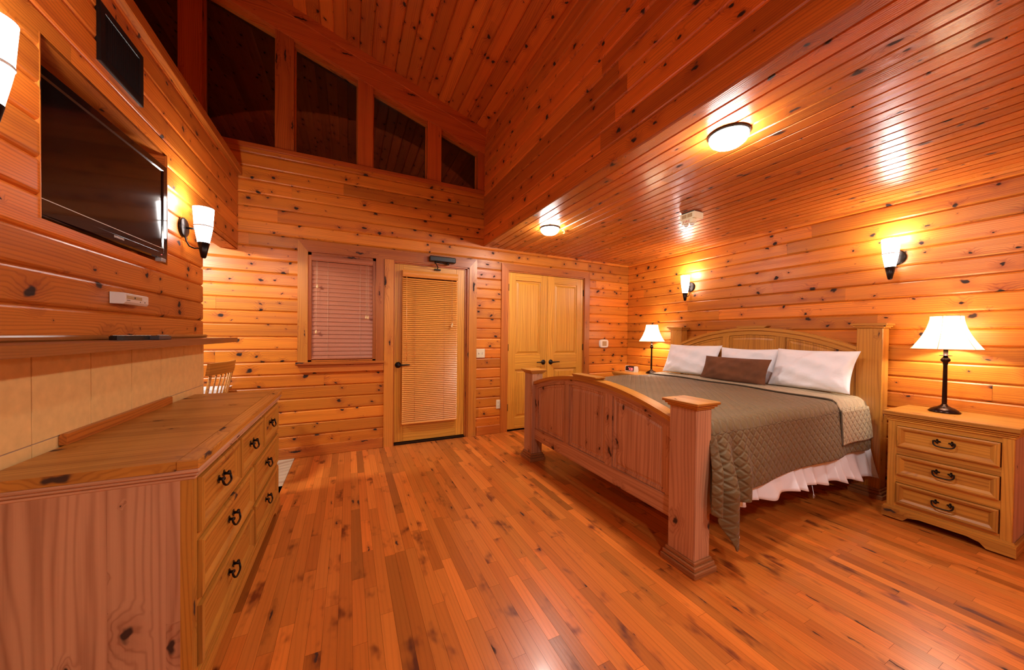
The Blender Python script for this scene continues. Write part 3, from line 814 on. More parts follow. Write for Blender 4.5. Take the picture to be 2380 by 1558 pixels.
def point(name, loc, power, radius, col=LAMP_COL):
    l = bpy.data.lights.new(name, 'POINT'); l.energy = power; l.shadow_soft_size = radius; l.color = col
    o = bpy.data.objects.new(name, l); COL.objects.link(o); o.location = loc; return o
for (lab, loc, rz) in SC:      # the open top of each glass: light goes up the wall
    dx = -.105 if rz == 0 else .105
    point('sconce_bulb', (loc[0]+dx, loc[1], loc[2]+.155), P_SCONCE, .022)

# ---- flush ceiling lights
def make_dome():
    root = empty('ceiling_light')
    mb = MB(); mb.lathe([(0, 0), (.102, 0), (.104, -.006), (.100, -.012), (.094, -.013)], n=40, cap=False); mb.build('rim', M['black_metal'], root)
    mb = MB(); mb.lathe([(.095, -.010), (.096, -.024), (.086, -.044), (.066, -.060), (.036, -.071), (.0, -.075)], n=40, cap=False); mb.build('glass_dome', M['bulb'], root)
    return root
d0_ = make_dome()
DL = [((1.882, 3.078), 'round flush ceiling light farther away, near the closet'), ((1.885, 1.205), 'large bright round flush ceiling light above the bed foot'),
      ((1.905, -.68), 'round flush ceiling light behind the viewer')]
for i, ((x, y), lab) in enumerate(DL):
    o = d0_ if i == 0 else copy_tree(d0_)
    o.location = (x, y, ZC-.001); tag(o, lab, 'ceiling light', 'flush dome lights on the flat ceiling')
root = empty('fire_sprinkler', (2.066, 3.08, ZC)); tag(root, 'small brass sprinkler head beside the farther ceiling light', 'sprinkler')
mb = MB(); mb.lathe([(0, 0), (.030, 0), (.028, -.008), (.010, -.010), (.008, -.03), (.016, -.032), (.016, -.035), (0, -.035)], n=20); mb.build('sprinkler_head', plain('brass', (.6, .35, .1), .3, .8), root)

# ---- fire alarm
root = empty('fire_alarm', (2.79, 2.11, ZC)); tag(root, 'cream fire alarm horn strobe hanging from the ceiling', 'fire alarm')
root.rotation_euler = (0, 0, R_(0))
mb = MB(); mb.box(-.055, .055, -.062, .062, -.012, .0, 'y'); mb.build('mounting_plate', M['slot'], root)
mb = MB(); mb.box(-.062, .062, -.075, .075, -.068, -.008, 'y', c=.006); mb.build('horn_housing', M['cream'], root)
for y0 in (-.052, .004):
    mb = MB(); mb.box(-.0635, -.060, y0, y0+.048, -.055, -.022, 'y'); 
    for k in range(8): mb.box(-.0642, -.063, y0+.004+k*.0055, y0+.0065+k*.0055, -.053, -.024, 'z')
    mb.build('grille', M['tan'], root)
mb = MB(); mb.box(-.060, .0, -.052, .058, -.105, -.066, 'y', c=.003); st_ = mb.build('strobe_housing', M['cream'], root)
mb = MB(); mb.lathe([(.0, -.02), (.012, -.018), (.018, -.008), (.02, 0)], -.03, .03, -.105, 14); mb.lathe([(.0, -.02), (.012, -.018), (.018, -.008), (.02, 0)], -.03, -.028, -.105, 14)
mb.build('strobe_lens', M['white_plastic'], st_)
text_mesh('fire_lettering', 'FIRE', .030, M['red_print'], st_, Matrix.Translation((-.0606, .006, -.086)) @ Matrix(((0, 0, -1, 0), (-1, 0, 0, 0), (0, 1, 0, 0), (0, 0, 0, 1))), sx=1.15)

# ---- television
root = empty('television', (XL-.005, 2.225, 1.955), 0); tag(root, 'black flat television set into the niche of the partition', 'television')
TVA = R_(-2.6)
root.rotation_euler = (0, 0, TVA)
W2, H2 = .435, .268
mb = MB(); mb.box(-.075, -.028, -W2+.02, W2-.02, -H2+.02, H2-.02, 'y', c=.004); mb.build('rear_case', M['black_plastic'], root)
mb = MB()
fT = lambda p, q, d: (d, -W2+p, -H2+q)
mb.rings(fT, 2*W2, 2*H2, [(0, -.032), (0, -.006), (.006, 0), (.036, 0), (.042, -.006)], center=False)
mb.box(-.02, -.0005, -W2+.03, W2-.03, -H2+.03, -H2+.062, 'y')
mb.build('bezel', M['black_gloss'], root)
mb = MB(); mb.box(-.02, -.006, -W2+.036, W2-.036, -H2+.06, H2-.036, 'y'); mb.build('screen', M['screen'], root)
mb = MB(); mb.box(-.004, .0008, -W2+.04, W2-.04, -H2+.060, -H2+.063, 'y'); mb.build('chrome_line', M['silver'], root)
text_mesh('brand_lettering', 'SAMSUNG', .014, M['logo'], root, Matrix.Translation((.0006, .02, -H2+.026)) @ Matrix(((0, 0, 1, 0), (1, 0, 0, 0), (0, 1, 0, 0), (0, 0, 0, 1))), bold=.0004)
mb = MB(); mb.lathe([(0, -.001), (.0018, -.001), (.0018, .001), (0, .001)], .001, W2-.06, -H2+.024, 8); mb.build('standby_light', M['red_dot'], root)
mb = MB(); mb.box(-.012, .018, W2-.10, W2-.055, -H2-.020, -H2+.001, 'y', c=.003); mb.build('side_knob', M['grey_plastic'], root)

# ---- return air vent
root = empty('air_vent', (XL, 2.252, 2.55)); tag(root, 'black louvered air vent in the partition above the television', 'vent')
fV = lambda p, q, d: (d, -.17+p, -.128+q)
mb = MB(); mb.rings(fV, .34, .256, [(0, -.004), (0, .010), (.004, .012), (.034, .012), (.038, -.002)], center=False); mb.build('frame', M['black_metal'], root)
mb = MB(); mb.box(-.008, -.004, -.14, .14, -.10, .10, 'y'); mb.build('dark_duct', M['slot'], root)
mb = MB()
for k in range(17):
    y = -.128+k*.016; mb.mesh([(-.002, y, -.092), (.010, y+.006, -.092), (.010, y+.007, -.092), (-.002, y+.001, -.092), (-.002, y, .092), (.010, y+.006, .092), (.010, y+.007, .092), (-.002, y+.001, .092)],
        [(0, 1, 5, 4), (1, 2, 6, 5), (2, 3, 7, 6), (3, 0, 4, 7)], smooth=False)
mb.build('louvers', M['black_metal'], root)

# ---- small wall mounted disc player
root = empty('disc_player', (XL, 2.256, 1.43)); tag(root, 'small silver and white disc player fixed to the wall above the shelf', 'disc player')
mb = MB(); mb.prism([(0.002, -.026), (.046, -.026), (.052, -.018), (.052, .020), (.046, .024), (.002, .026)], -.098, -.092, 'y'); mb.build('side_cap', M['white_plastic'], root)
mb = MB(); mb.prism([(0.002, -.026), (.044, -.026), (.050, -.016), (.050, .020), (.044, .024), (.002, .026)], -.092, .105, 'y'); mb.build('housing', M['silver'], root)
mb = MB(); mb.box(.049, .0515, -.082, .045, -.002, .013, 'y', c=.001); mb.build('disc_tray', M['tan'], root)
for nm_, bb in (('disc_mark', (.0512, .0522, -.022, -.014, .002, .009)), ('print_mark', (.0495, .0508, -.08, -.055, -.010, -.0075)), ('socket', (.0495, .0508, .028, .034, -.012, -.008)), ('indicator', (.0495, .0508, .07, .074, -.012, -.006))):
    mb = MB(); mb.box(*bb, 'y'); mb.build(nm_, M['slot'], root)
 
mb = MB()
for k in range(4): mb.box(.049, .0515, .055+k*.011, .061+k*.011, -.001, .003, 'y')
mb.build('buttons', M['white_plastic'], root)

# ---- shelf and what lies on it
mb = MB(); mb.prism([(XL+.0045, .2), (XL+.192, .2), (XL+.192, 3.285), (XL+.0045, 3.285)], 1.2065, 1.2405, 'z', gu=1)
sh = mb.build('wall_shelf', M['oak']); tag(sh, 'long thin oak shelf along the partition below the television', 'shelf')
mb = MB(); mb.box(XL+.001, XL+.022, .2, 3.262, 1.2405, 1.262, 'y', c=.006); mb.build('back_ledge', M['oak'], sh)
def remote(name, y, x, ang, L_, W_, label, lightbtn, z=1.2415):
    root = empty(name, (x, y, z), ang); tag(root, label, 'remote control', 'black remote controls on the shelf')
    mb = MB(); mb.prism(superellipse(W_/2, L_/2, 24, 5), .0, .016, 'z'); mb.prism(superellipse(W_/2-.003, L_/2-.003, 24, 5), .016, .019, 'z'); mb.build('remote_body', M['black_plastic'], root)
    mb = MB()
    for i in range(3):
        for j in range(7): mb.box(-.015+i*.012, -.007+i*.012, -L_*.40+j*L_*.11, -L_*.40+j*L_*.11+.008, .0188, .0208, 'x')
    mb.build('buttons', M['white_plastic'] if lightbtn else M['grey_plastic'], root)
remote('remote_control', 2.12, -.862, R_(-14), .21, .047, 'black remote control lying left on the shelf with pale buttons', True)
remote('remote_control', 2.39, -.868, R_(24), .20, .048, 'black rounded remote control lying right on the shelf', True)
root = empty('small_tray', (-.823, 2.235, 1.2415), R_(4)); tag(root, 'small dark grey box between the two remote controls on the shelf', 'small box')
mb = MB(); mb.box(-.022, .022, -.075, .075, 0, .018, 'y', c=.002); mb.build('tray_body', plain('dark_grey', (.05, .045, .05), .4), root)

# ============================================================ BAIL PULL HANDLE
def pull(mb, T_):
    """local: plane z=0 is the drawer face (x across, y up, z outward)"""
    for sx in (-1, 1):
        cx = sx*.031
        for k in range(4):
            a = PI/4*0+k*PI/2
            p = []
            for t in range(9):
                tt = 2*PI*t/8
                p.append((cx+math.cos(a)*(.009+.0075*math.cos(tt))-math.sin(a)*.0055*math.sin(tt), math.sin(a)*(.009+.0075*math.cos(tt))+math.cos(a)*.0055*math.sin(tt)))
            mb.M = T_; n_ = 8
            vs_ = [(x, y, .0) for x, y in p[:8]]+[(x, y, .0025) for x, y in p[:8]]
            mb.mesh(vs_, [tuple(range(8, 16))]+[(i, (i+1) % 8, 8+(i+1) % 8, 8+i) for i in range(8)], smooth=False)
        mb.M = T_ @ Matrix.Translation((cx, 0, 0)); mb.lathe([(.006, .0), (.006, .012), (.0075, .016), (.005, .021), (0, .022)], n=12)
    mb.M = T_
    pts = []
    for k in range(25):
        t = PI*k/24; x = -math.cos(t)
        pts.append((.046*math.copysign(abs(x)**.6, x), -.034*math.sin(t)**.55+.004, .016+.010*math.sin(t)))
    pts = [(-.031, .003, .014), (-.040, .006, .015)]+pts+[(.040, .006, .015), (.031, .003, .014)]
    mb.tube(pts, .0042, 8)
    mb.M = None

# ============================================================ DRESSER
def drawer_rings(d=.018):
    return [(0, 0), (.0, d), (.012, d+.004), (.026, d), (.042, d-.010), (.046, d-.010)]
root = empty('dresser', (XL+.015, 1.475, 0)); tag(root, 'long rustic pine dresser with seven drawers and dark iron pulls', 'dresser')
T = Matrix.Translation((-(XL+.015), -1.475, 0))
XF = -.470; Y0d, Y1d = 1.492, 3.000; XBk = XL+.020
mb = MB(T)
mb.box(-.505, -.446, 1.475, 3.030, .826, .857, 'y', c=.003)
ya = 1.475
for k in range(11):
    yb_ = ya+1.555/11; mb.box(XBk, -.5049, ya, yb_, .826, .8569, 'x', tone=.3+.5*rnd.random()); ya = yb_
mb.build('top', M['pine'], root)
mb = MB(T)
for (o_, z0, z1) in ((.020, .812, .826), (.014, .800, .812), (.006, .786, .800)):
    mb.box(XBk, XF+o_+.004, Y0d-o_+.003, Y1d+o_-.003, z0, z1, 'y', c=.004)
mb.build('cornice', M['pine_lit_pink'], root)
# side panels: vertical glued boards
for (ya, yb, nm) in ((Y0d, Y0d+.022, 0), (Y1d-.022, Y1d, 1)):
    mb = MB(T); x = XBk; k = 0
    while x < XF-.0305:
        x2 = min(x+.135, XF-.030); mb.box(x, x2, ya, yb, 0, .790, 'z', tone=.35+.3*rnd.random()); x = x2-.0001
    mb.build('side_panel', M['pine_lit_pink'], root)
mb = MB(T); mb.box(XBk, XF-.03, Y0d+.022, Y1d-.022, .06, .786, 'y'); mb.build('carcass', M['pine_dark'], root)
mb = MB(T)
cols = {'top': [(1.540, 2.000), (2.030, 2.487), (2.517, 2.962)], 'low': [(1.540, 2.262), (2.297, 2.962)]}
rows = [(.585, .775), (.352, .555), (.118, .325)]
mb.box(XF-.03, XF, Y0d, 1.533, .02, .788, 'z'); mb.box(XF-.03, XF, 2.968, Y1d, .02, .788, 'z')
for z0, z1 in ((.778, .788), (.558, .582), (.328, .349), (.09, .115)): mb.box(XF-.03, XF, 1.533, 2.968, z0, z1, 'y')
mb.box(XF-.03, XF-.001, 2.003, 2.027, .58, .78, 'z'); mb.box(XF-.03, XF-.001, 2.490, 2.514, .58, .78, 'z'); mb.box(XF-.03, XF-.001, 2.265, 2.294, .11, .56, 'z')
mb.build('face_frame', M['pine'], root)
def make_drawer(y0, y1, z0, z1, root):
    mb = MB(T); g = .003
    f = lambda p, q, d: (XF-.006+d, y0+p, z0+q)
    mb.rings(f, y1-y0, z1-z0, drawer_rings(), grain_all=True)
    dr = mb.build('drawer', M['pine'], root)
    mb = MB()
    Th = T @ Matrix(((0, 0, 1, XF+.004), (1, 0, 0, (y0+y1)/2), (0, 1, 0, (z0+z1)/2+.012), (0, 0, 0, 1)))
    pull(mb, Th); mb.build('drawer_pull', M['bronze'], dr)
for c in cols['top']: make_drawer(*c, *rows[0], root)
for c in cols['low']:
    for r_ in rows[1:]: make_drawer(*c, *r_, root)
mb = MB(T)
pl = [(1.475, .0), (1.60, .0), (1.64, .035), (1.70, .045), (2.77, .045), (2.83, .035), (2.87, 0), (3.018, 0), (3.018, .088), (1.475, .088)]
mb.prism(pl, XF-.01, XF+.016, 'x', gu=0)
mb.box(XBk, XF-.01, 1.476, 1.492, 0, .088, 'x'); mb.box(XBk, XF-.01, 3.0, 3.017, 0, .088, 'x')
mb.prism([(1.478, .088), (3.015, .088), (3.010, .104), (1.483, .104)], XF-.008, XF+.009, 'x')
mb.build('plinth', M['pine'], root)
# loose cleat at the back of the top
mb = MB(); mb.prism([(1.85, .8575), (2.69, .8575), (2.69, .893), (2.682, .900), (1.862, .897), (1.85, .890)], XL+.0055, XL+.026, 'x')
o = mb.build('wood_cleat', M['trim']); tag(o, 'narrow dark wood strip lying at the back of the dresser top against the tiles', 'wood strip')

# ============================================================ NIGHTSTANDS
def make_nightstand():
    root = empty('nightstand')
    # local: x depth (front at 0 -> back +.46), y width centred, z up
    Wn = .285
    mb = MB(); mb.box(-.020, .035, -Wn-.0, Wn, .742, .770, 'y', c=.003); mb.box(.0349, .462, -Wn, .02, .742, .7699, 'y'); mb.box(.0349, .462, .0201, Wn, .742, .7699, 'y'); mb.build('top', M['pine'], root)
    mb = MB()
    for (o_, z0, z1) in ((.013, .727, .742), (.006, .715, .727), (.0, .70, .715)): mb.box(.002-o_, .455, -.268-o_, .268+o_, z0, z1, 'y', c=.004)
    mb.build('cornice', M['pine'], root)
    for s_ in (-1, 1):
        mb = MB(); mb.box(.02, .455, s_*.262, s_*.244, .02, .702, 'z'); mb.build('side_panel', M['pine_lit_pink'], root)
    mb = MB(); mb.box(.03, .45, -.244, .244, .05, .70, 'y'); mb.build('carcass', M['pine_dark'], root)
    mb = MB()
    mb.box(.006, .032, -.262, -.218, .02, .703, 'z', c=.002); mb.box(.006, .032, .218, .262, .02, .703, 'z', c=.002)
    dz = [(.522, .672), (.322, .468), (.120, .268)]
    zz = .703
    for (a, b) in dz: mb.box(.008, .032, -.218, .218, b, zz, 'y'); zz = a
    mb.box(.008, .032, -.218, .218, .09, zz, 'y')
    mb.build('face_frame', M['pine'], root)
    for (a, b) in dz:
        mb = MB(); f = lambda p, q, d, a=a: (.010-d, .214-p, a+.003+q)
        mb.rings(f, .428, b-a-.006, [(0, 0), (0, .016), (.008, .019), (.020, .016), (.034, .004), (.037, .004)], grain_all=True)
        dr = mb.build('drawer', M['pine'], root)
        mb = MB(); pull(mb, Matrix(((0, 0, -1, .006), (-1, 0, 0, 0), (0, 1, 0, (a+b)/2+.012), (0, 0, 0, 1)))); mb.build('drawer_pull', M['bronze'], dr)
    mb = MB()
    mb.prism([(-.280, .012), (-.175, .012), (-.150, .040), (-.10, .052), (.10, .052), (.150, .040), (.175, .012), (.280, .012), (.280, .078), (-.280, .078)], -.016, .008, 'x', gu=0)
    mb.prism([(-.277, .078), (.277, .078), (.270, .092), (-.270, .092)], -.010, .008, 'x', gu=0)
    for s_ in (-1, 1): mb.box(.008, .45, s_*.280, s_*.264, .012, .078, 'x')
    mb.build('plinth', M['pine'], root)
    for sx in (.02, .42):
        for s_ in (-1, 1):
            mb = MB(); mb.box(sx-.012, sx+.012, s_*.255-.012, s_*.255+.012, 0, .013); mb.build('foot', M['black_plastic'], root)
    return root
ns = make_nightstand(); ns.location = (3.505, .772, 0)
tag(ns, 'near pine nightstand with three drawers, right of the bed', 'nightstand', 'matching bedside nightstands')
n2 = copy_tree(ns); n2.location = (3.47, 3.585, 0); n2.rotation_euler = (0, 0, R_(0))
tag(n2, 'far pine nightstand mostly hidden behind the bed, by the corner', 'nightstand', 'matching bedside nightstands')

# ============================================================ TABLE LAMPS
def make_lamp():
    root = empty('table_lamp')
    mb = MB(); mb.lathe([(0, 0), (.074, 0), (.076, .006), (.068, .014), (.066, .018), (.050, .030), (.034, .038), (.018, .048), (.013, .060), (.0, .060)], n=40); mb.build('base', M['lamp_metal'], root)
    mb = MB(); mb.lathe([(.0115, .055), (.0125, .07), (.0105, .30), (.0105, .335), (.013, .345), (.0125, .352), (.022, .362), (.024, .372), (.018, .384), (.012, .392), (.010, .400), (.0, .40)], n=24); mb.build('stem', M['lamp_metal'], root)
    mb = MB(); mb.lathe([(.0, .398), (.030, .400), (.030, .403), (.012, .405), (.011, .440), (.013, .445), (.013, .49), (0, .49)], n=24); mb.build('socket', M['lamp_metal'], root)
    def rf(a, z):
        k = ((a+PI/6) % (PI/3))-PI/6
        return .62+.38*math.cos(PI/6)/math.cos(k) if False else 1-.05*(1-abs(math.cos(3*a)))
    prof = []
    for i in range(15):
        t = i/14; prof.append((.078+(.168-.078)*((1-t)**1.75), .448+.232*t))
    mb = MB(); mb.lathe(prof, n=48, rf=rf, cap=False); sd = mb.build('lamp_shade', M['shade'], root)
    mb = MB()
    for k in range(6):
        a = k*PI/3; mb.tube([(r*1.003*math.cos(a), r*1.003*math.sin(a), z) for r, z in prof], .0016, 5)
    mb.build('seam', M['tassel'], sd)
    for (r, z) in (prof[0], prof[-1]):
        mb = MB(); mb.tube([(r*rf(2*PI*k/48, 0)*math.cos(2*PI*k/48), r*rf(2*PI*k/48, 0)*math.sin(2*PI*k/48), z) for k in range(48)], .0022, 6, closed=True)
        mb.build('shade_trim', M['tassel'], sd)
    mb = MB(); mb.tube([(-.076, 0, .672), (.076, 0, .672)], .0016, 5); mb.tube([(0, -.076, .672), (0, .076, .672)], .0016, 5); mb.lathe([(0, 0), (.006, .003), (.006, .012), (0, .018)], 0, 0, .67, 12); mb.build('finial', M['lamp_metal'], root)
    return root
lp = make_lamp(); lp.location = (3.80, .842, .7705)
tag(lp, 'near bedside lamp with bell shade on bronze stem, on the right nightstand', 'table lamp', 'bell shade bedside lamps')
l2 = copy_tree(lp); l2.location = (3.80, 3.46, .7705); l2.rotation_euler = (0, 0, R_(14))
tag(l2, 'far bedside lamp with bell shade, beside the alarm clock', 'table lamp', 'bell shade bedside lamps')
point('lamp_bulb', (3.80, .842, .7705+.56), P_LAMP, .035); point('lamp_bulb', (3.80, 3.46, .7705+.56), P_LAMP, .035)

# ============================================================ ALARM CLOCK
root = empty('alarm_clock', (3.72, 3.755, .7705), R_(-2)); tag(root, 'black digital alarm clock showing 7:08 on the far nightstand', 'alarm clock')
ck = [(-.036, .0), (.040, .0), (.046, .03), (.036, .072), (.020, .080), (-.020, .080), (-.030, .070)]
mb = MB(); mb.prism(ck, -.082, .082, 'y'); mb.build('clock_case', M['black_plastic'], root)
for s_ in (-1, 1):
    mb = MB(); mb.prism([(x*1.06, z*1.04) for x, z in ck], s_*.082, s_*.092, 'y'); mb.build('end_cap', M['silver'], root)
mb = MB(); mb.box(-.040, -.034, -.082, .082, .0, .014, 'y', c=.001); mb.build('lower_strip', M['silver'], root)
def seg_digit(mb, Y, Z, ch, w_=.020, h_=.034, t=.0045):
    S = {'a': (0, 1, 'h'), 'g': (0, .5, 'h'), 'd': (0, 0, 'h'), 'f': (0, .5, 'v'), 'b': (1, .5, 'v'), 'e': (0, 0, 'v'), 'c': (1, 0, 'v')}
    on_ = {'7': 'abc', '0': 'abcdef', '8': 'abcdefg'}[ch]
    for k in on_:
        sx, sz, o_ = S[k]
        if o_ == 'h': y0, y1, z0, z1 = Y-.0005, Y-w_+.0005, Z+sz*h_-t/2, Z+sz*h_+t/2
        else: y0, y1, z0, z1 = Y-sx*w_-t/2, Y-sx*w_+t/2, Z+sz*h_+t*.4, Z+sz*h_+h_/2-t*.4
        xa = lambda z: -.036+.006*z/.07-.0012
        mb.mesh([(xa(z0), y0, z0), (xa(z0), y1, z0), (xa(z1), y1, z1), (xa(z1), y0, z1), (xa(z0)+.001, y0, z0), (xa(z0)+.001, y1, z0), (xa(z1)+.001, y1, z1), (xa(z1)+.001, y0, z1)],
                [(0, 1, 2, 3), (4, 7, 6, 5), (0, 4, 5, 1), (1, 5, 6, 2), (2, 6, 7, 3), (3, 7, 4, 0)], smooth=False)
mb = MB(); seg_digit(mb, .030, .024, '7'); seg_digit(mb, -.010, .024, '0'); seg_digit(mb, -.040, .024, '8')
for zz in (.032, .050): mb.box(-.0355, -.0338, -.002, .003, zz-.002, zz+.002)
mb.build('time_digits', M['led'], root)

# ============================================================ BED
BED_O = (1.662, 1.206); BED_R = R_(-0.3)
TB = Matrix.Translation((BED_O[0], BED_O[1], 0)) @ Matrix.Rotation(BED_R, 4, 'Z')
bed = empty('bed', (BED_O[0], BED_O[1], 0), BED_R); tag(bed, 'large rustic pine bed frame with arched headboard, footboard and square posts', 'bed frame')
VW = 2.02
def arch(v, v0, v1, ze, zm):
    t = (v-(v0+v1)/2)/((v1-v0)/2); return ze+(zm-ze)*(1-t*t)
def post(u0, u1, v0, v1, zt, name, parent, back=1.0):
    mb = MB(); mb.box(u0, u1, v0, v1, .075, zt, 'z', c=.004); p = mb.build(name, M['pine_lit_pink'] if zt < 1 else M['pine'], parent)
    mb = MB()
    for (o_, z0, z1) in ((.028, 0, .034), (.020, .034, .058), (.010, .058, .078)): mb.box(u0-o_, u1+o_*back, v0-o_, v1+o_, z0, z1, 'y', c=.004)
    mb.build('post_foot', M['pine_dark'], p)
    mb = MB()
    for (o_, z0, z1) in ((.010, zt, zt+.012), (.020, zt+.012, zt+.024), (.031, zt+.024, zt+.040)): mb.box(u0-o_, u1+o_*back, v0-o_, v1+o_, z0, z1, 'y', c=.003)
    mb.build('post_cap', M['pine'], p)
    return p
def end_board(name, u0, u1, ze, zm, zb, zrail, vin0, vin1, mat, capw, facing_all=True):
    grp = empty(name, (0, 0, 0)); grp.parent = bed
    n = 40; vs_ = [vin0+(vin1-vin0)*k/n for k in range(n+1)]
    um = (u0+u1)/2
    # core panel sheet
    mb = MB(); mb.prism([(vin0, zb)]+[(vin1, zb)]+[(v, arch(v, vin0, vin1, ze, zm)-.03) for v in reversed(vs_)], um-.006, um+.010, 'x', gu=1); mb.build('backing', mat, grp)
    # bottom rail
    mb = MB(); mb.box(u0, u1, vin0, vin1, zb, zrail, 'y', c=.003); mb.build('bottom_rail', mat, grp)
    # arched rail
    mb = MB()
    for a, b in zip(vs_, vs_[1:]):
        za, zb_ = arch(a, vin0, vin1, ze, zm), arch(b, vin0, vin1, ze, zm)
        q = [(a, za-.075), (b, zb_-.075), (b, zb_-.028), (a, za-.028)]
        mb.prism(q, u0, u1, 'x', gu=0, tone=.5, smooth=False)
        mb.uv[-6:] = mb.uv[-6:]
    # continuous uv
    o = mb; 
    for i in range(len(o.f)):
        o.uv[i] = [(o.v[k][1], o.v[k][2]-arch(o.v[k][1], vin0, vin1, ze, zm)+o.v[k][0]) for k in o.f[i]]
    mb.build('arched_rail', mat, grp)
    mb = MB()
    for a, b in zip(vs_, vs_[1:]):
        za, zb_ = arch(a, vin0, vin1, ze, zm), arch(b, vin0, vin1, ze, zm)
        mb.prism([(a, za-.030), (b, zb_-.030), (b, zb_), (a, za)], u0-capw, u1+capw, 'x', gu=0, tone=.6)
    for i in range(len(mb.f)):
        mb.uv[i] = [(mb.v[k][1]+7, mb.v[k][2]-arch(mb.v[k][1], vin0, vin1, ze, zm)+mb.v[k][0]+3) for k in mb.f[i]]
    mb.build('arched_cap', M['pine'] if mat is M['pine_lit_pink'] else mat, grp)
    # crest block
    cm = (vin0+vin1)/2; zt = zm
    mb = MB(); mb.prism([(cm-.13, zt-.004), (cm+.13, zt-.004), (cm+.155, zt+.014), (cm+.155, zt+.020), (cm-.155, zt+.020), (cm-.155, zt+.014)], u0-capw-.008, u1+capw-.004, 'x', gu=0)
    mb.build('crest_block', M['pine'] if mat is M['pine_lit_pink'] else mat, grp)
    # stiles + raised panels
    wd = vin1-vin0; sw = .075
    edges = [vin0, vin0+sw*.8]; pw = (wd-2*sw*.8-2*sw)/3
    stl = [(vin0, vin0+sw*.8), (vin0+sw*.8+pw, vin0+sw*1.8+pw), (vin0+sw*1.8+2*pw, vin0+sw*2.8+2*pw), (vin1-sw*.8, vin1)]
    for (a, b) in stl:
        mb = MB(); mb.prism([(a, zrail), (b, zrail), (b, arch(b, vin0, vin1, ze, zm)-.07), (a, arch(a, vin0, vin1, ze, zm)-.07)], u0+.003, u1-.003, 'x', gu=1); mb.build('stile', mat, grp)
    for (s0, s1) in zip(stl, stl[1:]):
        a, b = s0[1], s1[0]
        mb = MB()
        def loop(ins, uu):
            A, B = a+ins, b-ins
            L_ = [(A, zrail+ins), (B, zrail+ins)]
            for k in range(9):
                v = B+(A-B)*k/8; L_.append((v, arch(v, vin0, vin1, ze, zm)-.075-ins))
            return [(uu, v, z) for v, z in L_]
        for side in (-1, 1):
            base = um-.0065 if side < 0 else um+.0105
            lev = [(0, base+side*.000), (.003, base+side*.010), (.022, base+side*.010), (.026, base+side*.003), (.034, base+side*.003), (.05, base+side*.009)]
            LL = [loop(*l) for l in lev]
            oo = rnd.random()*30
            for X, Y in zip(LL, LL[1:]):
                for k in range(len(X)):
                    k2 = (k+1) % len(X); q = [X[k], X[k2], Y[k2], Y[k]]
                    if side < 0: q.reverse()
                    mb.face(q, [(p[2]+oo, p[1]+oo) for p in q], .5)
            q = LL[-1] if side > 0 else LL[-1][::-1]
            mb.face(q, [(p[2]+oo, p[1]+oo) for p in q], rnd.random()*.6+.2)
        mb.build('panel', mat, grp)
    return grp
end_board('footboard', .036, .090, .812, .948, .222, .340, .165, 1.84, M['pine_lit_pink'], .020)
hb = end_board('headboard', 2.190, 2.245, 1.215, 1.392, .30, .62, .13, 1.835, M['pine'], .014)
post(.0, .125, .0, .170, .892, 'foot_post', bed); post(.0, .125, 1.835, 1.998, .892, 'foot_post', bed)
post(2.168, 2.282, -.025, .134, 1.372, 'head_post', bed, .35); post(2.168, 2.282, 1.83, 1.995, 1.372, 'head_post', bed, .35)
for v0 in (.045, 1.925):
    mb = MB(); mb.box(.13, 2.19, v0, v0+.03, .275, .41, 'x', c=.002); mb.build('side_rail', M['pine_lit_pink'], bed)
mb = MB()
for k in range(12): mb.box(.2+k*.165, .27+k*.165, .078, 1.92, .36, .378, 'y')
mb.build('slats', M['pine'], bed)

# mattress with fitted sheet
mt = empty('mattress', (BED_O[0], BED_O[1], 0), BED_R); tag(mt, 'thick king mattress in a white fitted sheet on the pine bed', 'mattress')
def rounded_slab(mb, u0, u1, v0, v1, z0, z1, r, n=6):
    # rounded top edges
    vs_, fs = [], []
    loops = []
    def rect(ins, z): 
        rc_ = .06; pts = []
        for (cx, cy, a0) in ((u1-ins-rc_, v1-ins-rc_, 0), (u0+ins+rc_, v1-ins-rc_, 90), (u0+ins+rc_, v0+ins+rc_, 180), (u1-ins-rc_, v0+ins+rc_, 270)):
            for k in range(5): a = R_(a0+k*22.5); pts.append((cx+rc_*math.cos(a), cy+rc_*math.sin(a), z))
        return pts
    loops.append(rect(.02, z0)); loops.append(rect(0, z0+.02)); loops.append(rect(0, z1-r))
    for k in range(1, n+1): a = PI/2*k/n; loops.append(rect(r*(1-math.cos(a)), z1-r+r*math.sin(a)))
    for L_ in loops: vs_ += L_
    m_ = 20
    for i in range(len(loops)-1):
        for k in range(m_): fs.append((i*m_+k, i*m_+(k+1) % m_, (i+1)*m_+(k+1) % m_, (i+1)*m_+k))
    fs.append(tuple((len(loops)-1)*m_+k for k in range(m_))); fs.append(tuple(range(m_))[::-1])
    mb.mesh(vs_, fs)
mb = MB(); rounded_slab(mb, .150, 2.155, .050, 1.945, .56, .792, .055); mb.build('mattress_body', M['fabric_white'], mt)
mb = MB(); rounded_slab(mb, .150, 2.150, .055, 1.94, .380, .560, .02); mb.build('box_spring', M['skirt'], mt)

